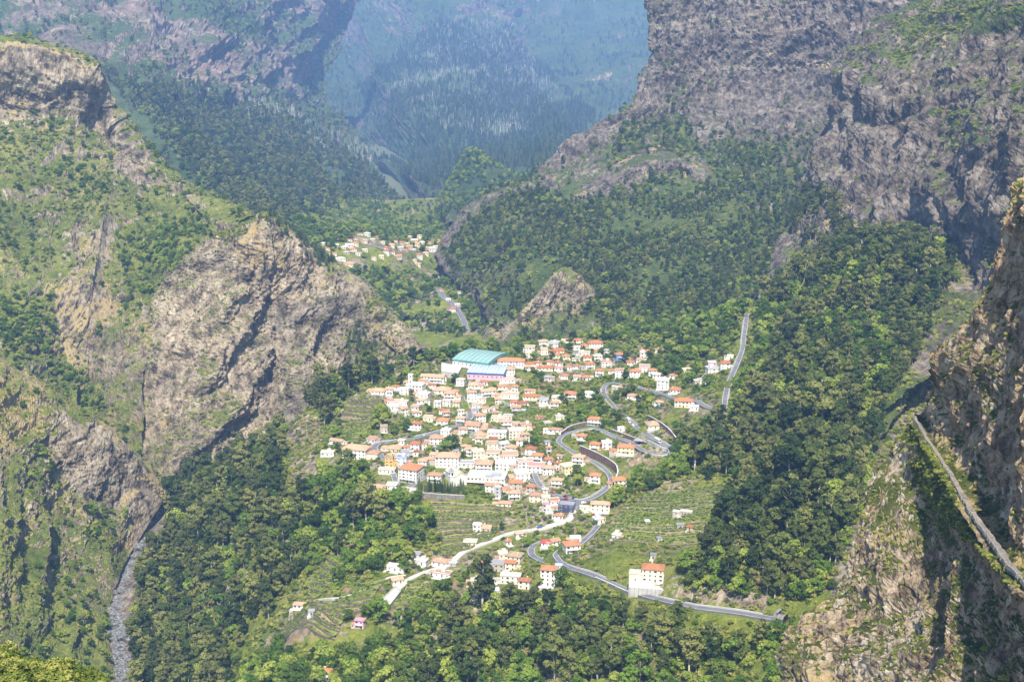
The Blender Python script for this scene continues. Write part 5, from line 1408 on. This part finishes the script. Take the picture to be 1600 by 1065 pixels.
# candidate points on the valley floor
grng = np.random.default_rng(11)
def grid_pts(step, x0=-700, x1=820, y0=590, y1=2600):
    xs, ys = np.meshgrid(np.arange(x0, x1, step), np.arange(y0, y1, step))
    x = (xs + grng.uniform(-.5, .5, xs.shape) * step).ravel(); y = (ys + grng.uniform(-.5, .5, ys.shape) * step).ravel()
    p = np.c_[x, y, gz(x, y)]
    px, py, d = project(p)
    k = (px > -60) & (px < 1660) & (py < 1180) & (py > 300)
    return p[k], px[k], py[k]
ALLROAD = np.concatenate([np.c_[q[:, :2], np.full(len(q), ROADS[nm][0] / 2 + 1.6)] for nm, q in road_pts.items()])
FA = np.array(FOOT)
def clear(p, margin_road=0.0, margin_house=0.0, sight=0.0):
    ok = np.ones(len(p), bool)
    for i in range(0, len(p), 8000):
        b = p[i:i + 8000]
        for A, mg in ((ALLROAD, margin_road), (FA, margin_house)):
            d = np.hypot(b[:, None, 0] - A[None, :, 0], b[:, None, 1] - A[None, :, 1]) - A[None, :, 2] - mg
            ok[i:i + 8000] &= d.min(1) > 0
        if sight:   # keep trees from standing right in front of a house or road
            for A in (ALLROAD, FA):
                f = b[:, None, :2] - A[None, :, :2]
                u = A[None, :, :2] / np.linalg.norm(A[:, :2], axis=1)[None, :, None]
                al = -(f * u).sum(-1); ac = np.abs(f[..., 0] * u[..., 1] - f[..., 1] * u[..., 0])
                ok[i:i + 8000] &= ~((al > 0) & (al < sight) & (ac < A[None, :, 2] * 0.9)).any(1)
    return ok
FIELDS = [[(548,620),(600,622),(590,648),(535,646)],[(455,966),(540,958),(520,1002),(430,1002)],[(668,783),(800,791),(768,842),(692,868)],[(1005,772),(1150,752),(1088,852),(925,845)],[(535,932),(604,905),(575,957),(512,952)],[(640,912),(674,900),(668,932),(614,948)],[(545,655),(580,650),(572,684),(528,682)],[(815,632),(872,642),(862,668),(802,656)],[(778,634),(801,641),(799,653),(770,648)],[(512,862),(545,880),(502,932),(480,930)],
          [(585,958),(612,962),(634,920),(620,912)],[(688,592),(722,592),(724,570),(690,570)],[(614,776),(652,778),(652,762),(618,760)],[(988,885),(1054,885),(1054,942),(985,940)]]
P_LEFT = [(225,830),(262,775),(330,738),(400,690),(450,650),(500,600),(560,580),(640,555),(650,575),(560,605),(520,640),(500,690),(470,740),(490,790),(500,850),(462,905),(425,955),(375,1005),(360,1090),(205,1090),(205,960),(222,870)]
P_GROVE = [(478,770),(510,735),(560,738),(590,778),(660,782),(690,850),(650,872),(600,890),(540,905),(510,920),(475,885),(490,800)]
P_BOTTOM = [(360,1090),(385,1035),(440,1015),(545,1022),(600,1005),(635,968),(680,915),(740,945),(840,935),(890,895),(930,915),(985,945),(1100,962),(1215,975),(1260,1000),(1360,1040),(1360,1090)]
P_RIGHT = [(938,800),(985,760),(1050,715),(1062,680),(1100,660),(1140,650),(1150,610),(1178,560),(1185,500),(1200,455),(1250,425),(1310,385),(1350,365),(1475,370),(1485,440),(1450,530),(1385,630),(1362,750),(1320,860),(1290,940),(1215,955),(1100,935),(1062,930),(1062,890),(1100,870),(1110,820),(1165,765),(1120,742),(1040,755),(990,780)]
P_MID = [(640,560),(700,545),(760,530),(820,515),(940,505),(1060,470),(1180,470),(1160,545),(1135,560),(1090,600),(1040,600),(1000,545),(960,545),(900,525),(800,525),(740,555),(690,575)]
P_DARKGARDEN = [(800,600),(880,585),(900,600),(960,620),(1000,660),(960,672),(900,660),(860,640),(810,625)]
P_VILL = [(510,600),(640,560),(800,520),(960,530),(1140,560),(1130,640),(1050,700),(960,790),(900,900),(780,950),(620,960),(520,1000),(400,1010),(480,930),(500,830),(480,770),(500,700)]
p, px, py = grid_pts(6.0)
infield = np.zeros(len(p), bool)
for fpoly in FIELDS: infield |= in_poly(px, py, fpoly)
jx = px + grng.normal(0, 5, len(px)); jy = py + grng.normal(0, 4, len(px))
n1 = fbm(np.c_[p[:, :2], np.zeros(len(p))], 70, 3, 61); rr = grng.random(len(p))
inL, inG, inB, inR, inM, inD, inV = (in_poly(jx, jy, q) for q in (P_LEFT, P_GROVE, P_BOTTOM, P_RIGHT, P_MID, P_DARKGARDEN, P_VILL))
far = p[:, 1] > 1640
euc = np.zeros(len(p), bool); bro = np.zeros(len(p), bool)
euc |= inL & (rr < 0.34 + 0.25 * n1); bro |= inL & (rr > 0.62 + 0.15 * n1)
bro |= inG & (rr < 0.86); euc |= inG & (rr > .95)
bt = in_poly(jx, jy, [(680,1000),(760,930),(800,950),(1000,960),(1215,970),(1215,1040),(900,1080),(640,1090)])
euc |= inB & bt & (rr < 0.20 + 0.2 * n1); bro |= inB & (rr > 0.38)
dk = in_poly(jx, jy, [(1050,715),(1160,650),(1300,650),(1350,620),(1340,760),(1300,870),(1220,950),(1080,900),(1160,770)])
euc |= inR & (rr < np.where(dk, 0.50 + .2 * n1, 0.22 + .35 * n1)); bro |= inR & (rr > np.where(dk, 0.80, 0.38 + .2 * n1))
bro |= inM & (rr < 0.45 + 0.4 * n1); bro |= inD & (rr < 0.35 + .3 * n1)
bro |= inV & ~(inG | inL | inB | inR | inM | inD) & (rr < 0.10 + 0.09 * n1)
bro |= far & (rr < 0.40 + 0.5 * n1) & (n1 > -0.25)
ok = clear(p, 1.0, 1.5, 0.0) & ~infield
ok2 = clear(p, 1.0, 1.5, 24.0)
euc &= ok & ok2 & ~bro; bro &= ok & ok2 & (~far | clear(p, 1.0, 1.5, 45.0))
outc_ = in_poly(px, py, [(444,660),(480,636),(506,650),(504,740),(462,790),(446,740)])
euc &= ~outc_; bro &= ~outc_
rivmask = in_poly(px, py, [(262,770),(245,795),(200,835),(166,900),(155,980),(160,1090),(212,1090),(206,960),(226,870),(262,822)])
euc &= ~rivmask; bro &= ~rivmask
def size_of(mask, lo, hi, seed):
    r = np.random.default_rng(seed); return r.uniform(lo, hi, mask.sum()) * np.exp(r.normal(0, .25, mask.sum()))

def where_label(x, y):
    if x < 480 and y > 560: return 'on the forested slope left of the village'
    if y > 930 or (y > 900 and x > 560 and x < 960): return 'in the wood along the bottom edge'
    if x > 1040: return 'in the dark forest below the right cliffs'
    if 470 < x < 700 and y > 730: return 'in the bright grove under the church'
    if y < 560: return 'behind the village'
    return 'among the village gardens'
used = {'euc': 0, 'broad': 0}
def split_forest(mask, kind, lo, hi, name, adj, cat, stuffname, stufflabel, seed):
    P, X, Y = p[mask], px[mask], py[mask]; S = size_of(mask, lo, hi, seed)
    vis = (X > 5) & (X < 1595) & (Y < 1070)
    # show largest first: nearest in view
    order = np.argsort(np.where(vis, P[:, 1] / S, 1e9))[:300]
    sel = np.zeros(len(P), bool); sel[order] = True
    r = random.Random(seed)
    for i in order:
        place_tree(kind, P[i] - [0, 0, .3], float(S[i]), r.randrange(10), r.uniform(0, 6.28), name, f"{adj} {where_label(X[i], Y[i])}", cat, f"{name.replace('_', ' ')}s " + where_label(X[i], Y[i]))
    scatter(stuffname, kind, P[~sel] - [0, 0, .3], S[~sel], stufflabel, cat, seed)
    print(name, len(P))
split_forest(euc, 'euc', 0.7, 1.25, 'eucalyptus_tree', 'tall olive green eucalyptus tree', 'eucalyptus', 'eucalyptus_forest', 'olive green eucalyptus forest on the slopes around the village', 21)
split_forest(bro, 'broad', 0.5, 1.12, 'broadleaf_tree', 'rounded fresh green broadleaf tree', 'tree', 'broadleaf_wood', 'green broadleaf wood around and behind the village', 22)

# trees and plots of the far valley floor
xs, ys = np.meshgrid(np.arange(-700, 500, 11), np.arange(2050, 3290, 11))
pf = np.c_[(xs + grng.uniform(-5, 5, xs.shape)).ravel(), (ys + grng.uniform(-5, 5, xs.shape)).ravel()]
pf = np.c_[pf, gz(pf[:, 0], pf[:, 1])]; nf = fbm(pf * [1, 1, 0], 90, 3, 71)
kf = (grng.random(len(pf)) < 0.30 + 0.7 * nf) & clear(pf, 1, 2, 30.0)
scatter('valley_trees', 'broad', pf[kf], np.random.default_rng(9).uniform(.55, 1.15, kf.sum()), 'green trees between the plots of the far valley floor', 'trees', 34)

dd_ = (inR | inL) & ok & ok2 & ~euc & ~bro & (grng.random(len(p)) < .02)
scatter('bare_trunks', 'dead', p[dd_], np.random.default_rng(12).uniform(.9, 1.4, dd_.sum()), 'pale bare trunks standing in the eucalyptus forest', 'dead trees', 35)
# undergrowth between the trees and bushes in the gardens
p2, qx, qy = grid_pts(3.4, y1=1700)
r2 = grng.random(len(p2)); inV2 = in_poly(qx, qy, P_VILL); inf2 = np.zeros(len(p2), bool)
for fpoly in FIELDS: inf2 |= in_poly(qx, qy, fpoly)
n3 = fbm(np.c_[p2[:, :2], np.zeros(len(p2))], 40, 3, 67)
riv2 = in_poly(qx, qy, [(262,770),(245,795),(200,835),(166,900),(155,980),(160,1090),(212,1090),(206,960),(226,870),(262,822)])
wood2 = np.zeros(len(p2), bool)
for q_ in (P_LEFT, P_GROVE, P_BOTTOM, P_RIGHT): wood2 |= in_poly(qx, qy, q_)
sh = ~riv2 & ~inf2 & (r2 < np.where(wood2, 0.5, 0.40 + 0.5 * n3)); sh &= clear(p2, 0.3, 0.6)
gar = sh & inV2 & ~wood2 & (grng.random(len(p2)) < .7); sh &= ~gar
scatter('garden_bushes', 'garden', p2[gar], np.random.default_rng(5).uniform(0.9, 2.3, gar.sum()), 'bright green bushes and crops between the village houses', 'bushes', 31)
scatter('undergrowth', 'shrub', p2[sh], np.random.default_rng(6).uniform(1.1, 2.9, sh.sum()), 'green undergrowth covering the valley slopes between the trees', 'undergrowth', 32)
tp_ = np.array(TERR_PTS); print('vines', len(tp_))
scatter('vine_rows', 'garden', tp_, np.random.default_rng(7).uniform(0.55, 1.1, len(tp_)), 'rows of low vines and crops on the terraced fields', 'crops', 33)

# cypresses of the cemetery
cr_ = random.Random(8)
cyp = [655,659,664,668,671,674,680,684,688,691,695,700,704,707,711,716,720,724]
for i, x in enumerate(cyp):
    P = hit(x, 768 + cr_.uniform(-2, 3)); place_tree('cypress', P, cr_.uniform(.75, 1.15), i, cr_.uniform(0, 6), 'cypress_tree', f"narrow dark cypress by the cemetery wall, {ORD[i]} from the left", 'cypress', 'cypresses below the church')
for i, (x, y) in enumerate([(604,770),(621,774),(631,775),(637,777)]):
    P = hit(x, y); place_tree('cypress', P, .6, i, i, 'cypress_tree', f"small dark cypress by the pale square, {ORD[i]} from the left", 'cypress', 'cypresses by the square')

# plants on the mountains
def patch_pts(name, n, weight, seed, steep=0.12):
    q = PATCH[name]; G = q['G']; rng = np.random.default_rng(seed)
    A = np.linalg.norm(np.cross(G[1:, :-1] - G[:-1, :-1], G[:-1, 1:] - G[:-1, :-1]), axis=2)
    px_, py_ = q['px'][:-1, :-1], q['py'][:-1, :-1]
    w = A * weight(G[:-1, :-1], np.abs(q['n'][:-1, :-1, 2]), px_, py_, {k: a[:-1, :-1] for k, a in q['at'].items()})
    w = w * ((px_ > -40) & (px_ < 1640) & (py_ > -60) & (py_ < 1120)) 
    w = w.ravel() / w.sum()
    k = rng.choice(len(w), n, p=w); j, i = np.divmod(k, A.shape[1])
    a, b = rng.random((n, 1)), rng.random((n, 1))
    P = G[j, i] * (1 - a) * (1 - b) + G[j, i + 1] * a * (1 - b) + G[j + 1, i] * (1 - a) * b + G[j + 1, i + 1] * a * b
    return P
def W_cover(polys=(), base=0.0, vegk=1.0, slope=(0.15, 0.5), nsc=120, seed=0):
    def f(G, nz, X, Y, at):
        w = base + vegk * np.clip(at['veg'], 0, 1) ** 2
        for poly, k in polys: w = w + k * in_poly(X, Y, poly)
        return w * sstep(slope[0], slope[1], nz) * np.clip(0.6 + fbm(G, nsc, 3, seed), 0.02, 2)
    return f
U = lambda n, lo, hi, s: np.random.default_rng(s).uniform(lo, hi, n)
q = patch_pts('near_cliff', 7500, W_cover([([(1385,690),(1420,655),(1470,720),(1520,830),(1500,860),(1470,830),(1430,760)], 1.2)], .02, .8, (.12, .5), 18, 1), 41)
scatter('cliff_shrubs', 'shrub', q, U(len(q), .3, 1.15, 1), 'small shrubs and grass tufts on the near right cliff', 'shrubs', 41)
q = patch_pts('right_wall', 3600, W_cover([], .0, 1.0, (.2, .6), 70, 2), 42)
scatter('wall_shrubs', 'shrub', q, U(len(q), 1.0, 3.0, 2), 'dark green shrubs on ledges of the right mountain wall', 'shrubs', 42)
q = patch_pts('right_wall', 1500, W_cover([(P_RIGHT, 1.0), ([(1240,300),(1320,310),(1330,380),(1240,420)], 1.0)], .0, .0, (.1, .3), 90, 3), 43)
scatter('foot_forest', 'euc', q, U(len(q), .6, 1.05, 3), 'dark forest at the foot of the right mountain wall', 'forest', 43)
q = patch_pts('central_spur', 8000, W_cover([([(692,400),(740,330),(830,290),(900,330),(1000,330),(1130,290),(1280,200),(1290,330),(1240,470),(940,500),(900,480),(800,500),(720,470)], .5)], .0, .5, (.25, .6), 110, 4), 44)
h = len(q) // 2
scatter('spur_forest', 'euc', q[:h], U(h, .45, .95, 4), 'dark forest covering the lower flank of the central spur', 'forest', 44)
scatter('spur_wood', 'broad', q[h:], U(len(q) - h, .5, 1.1, 5), 'green trees covering the lower flank of the central spur', 'forest', 45)
q = patch_pts('central_spur', 3000, W_cover([], .0, 1., (.2, .6), 80, 6), 46)
scatter('spur_shrubs', 'shrub', q, U(len(q), 1.5, 3.6, 6), 'shrubs on the slopes of the central spur', 'shrubs', 46)
q = patch_pts('crag', 5200, W_cover([([(340,320),(420,330),(520,390),(500,420),(450,385),(400,350),(330,400)], .4)], .05, 1., (.15, .55), 40, 7), 47)
scatter('crag_shrubs', 'shrub', q, U(len(q), .8, 2.4, 7), 'shrubs dotted over the rocky crag', 'shrubs', 47)
q = patch_pts('crag', 420, W_cover([([(385,335),(430,332),(525,395),(520,430),(455,390),(420,350)], 1.), ([(545,500),(640,560),(610,600),(540,560)], .8), ([(180,480),(240,470),(215,600),(200,650)], .5)], .0, .0, (.1, .3), 60, 8), 48)
scatter('crag_trees', 'dark', q, U(len(q), .4, .75, 8), 'dark trees along the ridge of the rocky crag', 'trees', 48)
q = patch_pts('left_slope', 1500, W_cover([], .06, 1., (.15, .55), 35, 9), 49)
scatter('slope_shrubs', 'shrub', q, U(len(q), .4, 1.7, 9), 'scrub covering the near left slope', 'scrub', 49)
q = patch_pts('left_slope', 150, W_cover([([(0,720),(70,700),(100,760),(40,800)], 1.), ([(90,800),(200,790),(200,850),(100,860)], 1.), ([(100,880),(170,900),(170,1065),(60,1065)], 1.)], .0, .15, (.1, .3), 60, 10), 50)
scatter('slope_trees', 'broad', q, U(len(q), .4, .8, 10), 'small trees on the near left slope', 'trees', 50)
q = patch_pts('left_mountain', 2800, W_cover([], .04, 1., (.15, .55), 60, 11), 51)
scatter('mountain_shrubs', 'shrub', q, U(len(q), 1.2, 3.4, 11), 'scrub covering the left mountain', 'scrub', 51)
q = patch_pts('left_mountain', 1000, W_cover([([(0,470),(80,455),(95,540),(170,640),(150,680),(60,600),(0,560)], 1.), ([(180,380),(340,330),(300,430),(200,470)], .8), ([(100,200),(180,240),(160,330),(90,300)], .25)], .0, .18, (.1, .4), 80, 12), 52)
scatter('mountain_trees', 'broad', q, U(len(q), .5, 1.0, 12), 'green trees in the gullies of the left mountain', 'trees', 52)
q = patch_pts('far_left_mountain', 12000, W_cover([([(120,70),(190,130),(300,145),(460,185),(640,310),(690,400),(600,430),(480,420),(330,310)], .9)], .0, .12, (.2, .5), 200, 13), 53)
h = int(len(q) * .6)
scatter('far_slope_forest', 'euc', q[:h], U(h, .8, 1.5, 13), 'bluish dark forest on the far left slope', 'forest', 53)
scatter('far_slope_wood', 'broad', q[h:], U(len(q) - h, .95, 1.7, 14), 'lighter green wood on the far left slope', 'forest', 54)
q = patch_pts('back_mountain', 13000, W_cover([([(560,140),(690,20),(800,60),(930,180),(880,250),(700,300),(620,270)], .9)], .0, .1, (.2, .5), 300, 15), 55)
scatter('back_forest', 'dark', q, U(len(q), 1.3, 2.2, 15), 'dark forest on the far back mountain', 'forest', 55)
q = patch_pts('valley_spur', 1100, W_cover([], .25, .8, (.2, .5), 120, 19), 59)
scatter('valley_spur_wood', 'broad', q, U(len(q), .8, 1.4, 19), 'green trees on the low spur in the far valley', 'trees', 59)
q = patch_pts('back_mountain', 3200, W_cover([([(600,150),(690,20),(780,40),(880,150),(800,220),(680,200)], 1.)], .0, .0, (.1, .4), 220, 16), 56)
scatter('dead_forest', 'dead', q, U(len(q), 1.4, 2.6, 16), 'pale bleached dead trunks on the far back mountain', 'dead trees', 56)
q = patch_pts('far_left_mountain', 900, W_cover([([(330,150),(420,160),(600,240),(570,260),(430,220)], 1.)], .0, .0, (.1, .4), 220, 17), 57)
scatter('dead_slope_trees', 'dead', q, U(len(q), 1.2, 2.0, 17), 'pale dead trunks on the far left slope', 'dead trees', 57)

# foreground shrubs at the bottom left, close to the viewpoint
FGR = [[(-200,1000,260),(-60,1005,230),(40,1024,215),(100,1042,205),(160,1072,200)],[(-200,1050,200),(-60,1060,190),(40,1075,185),(100,1092,180),(170,1130,178)],[(-200,1200,150),(-60,1200,150),(40,1200,150),(100,1210,150),(170,1250,150)]]
loft('foreground_slope', FGR, 120, 60, MAT['near'], lambda G, n, tu, tv: rock_disp(G, n, 3.0, 16.0, 0, 9, 201), cover_fn(.5, .3, .7, .2, 211, .2, sc=12.0))
q = patch_pts('foreground_slope', 420, lambda G, nz, X, Y, at: np.ones_like(nz) * (Y < 1110), 58)
scatter('foreground_shrubs', 'shrub', q, U(len(q), .8, 1.9, 18), 'yellow-green shrubs in the bottom left corner', 'shrubs', 58)
def build_ground():
    global GZ
    px, py, dep = project(np.stack([GX, GY, GZ], -1))
    # the gardens step down in small terraces
    vil = in_poly(px, py, P_VILL) & ~in_poly(px, py, P_GROVE)
    q = np.stack([GX, GY], -1).reshape(-1, 2)[vil.ravel()]; dm = np.full(len(q), 99.0)
    for i in range(0, len(q), 6000):
        for A in (ALLROAD, FA):
            dd = (np.hypot(q[i:i+6000, None, 0] - A[None, :, 0], q[i:i+6000, None, 1] - A[None, :, 1]) - A[None, :, 2]).min(1)
            dm[i:i+6000] = np.minimum(dm[i:i+6000], dd)
    zz = (GZ[vil] + fbm(np.c_[q, np.zeros(len(q))], 60, 2, 77) * 4) / 2.2; fr = zz - np.floor(zz)
    step = (np.floor(zz) + sstep(0.55, 0.95, fr) - zz) * 2.2 * sstep(0.5, 5, dm)
    riser = np.zeros(GZ.shape); riser[vil] = (fr > 0.55) * sstep(0.5, 5, dm)
    GZ[vil] += step
    px, py, dep = project(np.stack([GX, GY, GZ], -1))
    G = np.stack([GX, GY, GZ], -1)
    nn = fbm(_g3, 35, 4, 301); n2 = fbm(_g3, 22, 4, 302)
    veg = 0.62 + 0.4 * nn; dry = 0.12 + 0.35 * n2; soil = 0.05 + 0.3 * fbm(_g3, 18, 3, 303)
    soil = soil + 0.38 * riser; veg = veg - 0.22 * riser
    cool = np.full(px.shape, 0.3)
    river = in_poly(px, py, [(262,770),(245,800),(205,840),(172,900),(160,980),(165,1080),(225,1080),(215,960),(232,870),(262,820)])
    veg -= 0.9 * river; dry -= 0.6 * river; cool += 0.6 * river; soil -= 0.5 * river
    farv = (GY > 2500) * sstep(-.1, .3, fbm(_g3, 120, 3, 311)); dry += 0.5 * farv; soil += .25 * farv
    for poly in ([(440,690),(475,640),(500,660),(490,740),(460,760)], [(1060,920),(1190,900),(1200,955),(1060,935)]):
        q = in_poly(px, py, poly); veg -= 0.6 * q; soil += 0.25 * q
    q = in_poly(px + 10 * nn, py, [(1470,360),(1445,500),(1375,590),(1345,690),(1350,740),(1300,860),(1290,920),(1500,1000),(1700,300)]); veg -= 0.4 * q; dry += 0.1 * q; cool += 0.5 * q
    a = np.gradient(G, axis=1); b = np.gradient(G, axis=0)
    nrm = np.cross(a, b); nrm /= np.linalg.norm(nrm, axis=2, keepdims=True) + 1e-9
    v = G.reshape(-1, 3) + np.array([0, 0, CZ])
    i = np.arange(GNU * GNV).reshape(GNV, GNU)
    f = np.stack([i[:-1, :-1], i[:-1, 1:], i[1:, 1:], i[1:, :-1]], -1)
    keep = (px[:-1, :-1] > -150) & (px[:-1, :-1] < 1700) & (py[:-1, :-1] < 1250)
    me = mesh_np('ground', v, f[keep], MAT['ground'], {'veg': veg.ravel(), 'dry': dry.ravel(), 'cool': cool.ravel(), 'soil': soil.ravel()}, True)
    o = link('ground', me); o['kind'] = 'structure'
build_ground()
base = MB().add([(-6990,-1490,0),(6990,-1490,0),(6990,14490,0),(-6990,14490,0)], [(0,1,2,3)])
o = link('valley_base', base.mesh('valley_base', plain('base_earth', (0.12, 0.13, 0.06), scale=0.01))); o.location.z = CZ - 600; o['kind'] = 'structure'
# ------------------------------------------------------------------ the air of the valley
HZ = bpy.data.materials.new('haze_air'); HZ.use_nodes = True; nt = HZ.node_tree; nt.nodes.clear()
ho = nt.nodes.new('ShaderNodeOutputMaterial'); pv = nt.nodes.new('ShaderNodeVolumePrincipled')
pv.inputs['Color'].default_value = (0.31, 0.54, 1.0, 1); pv.inputs['Density'].default_value = 0.000067; pv.inputs['Anisotropy'].default_value = 0.0
nt.links.new(pv.outputs[0], ho.inputs['Volume'])
hz = link('haze', MB().box(-7000, 7000, -1500, 14500, CZ - 601, CZ + 1900).mesh('haze', HZ)); hz['kind'] = 'stuff'
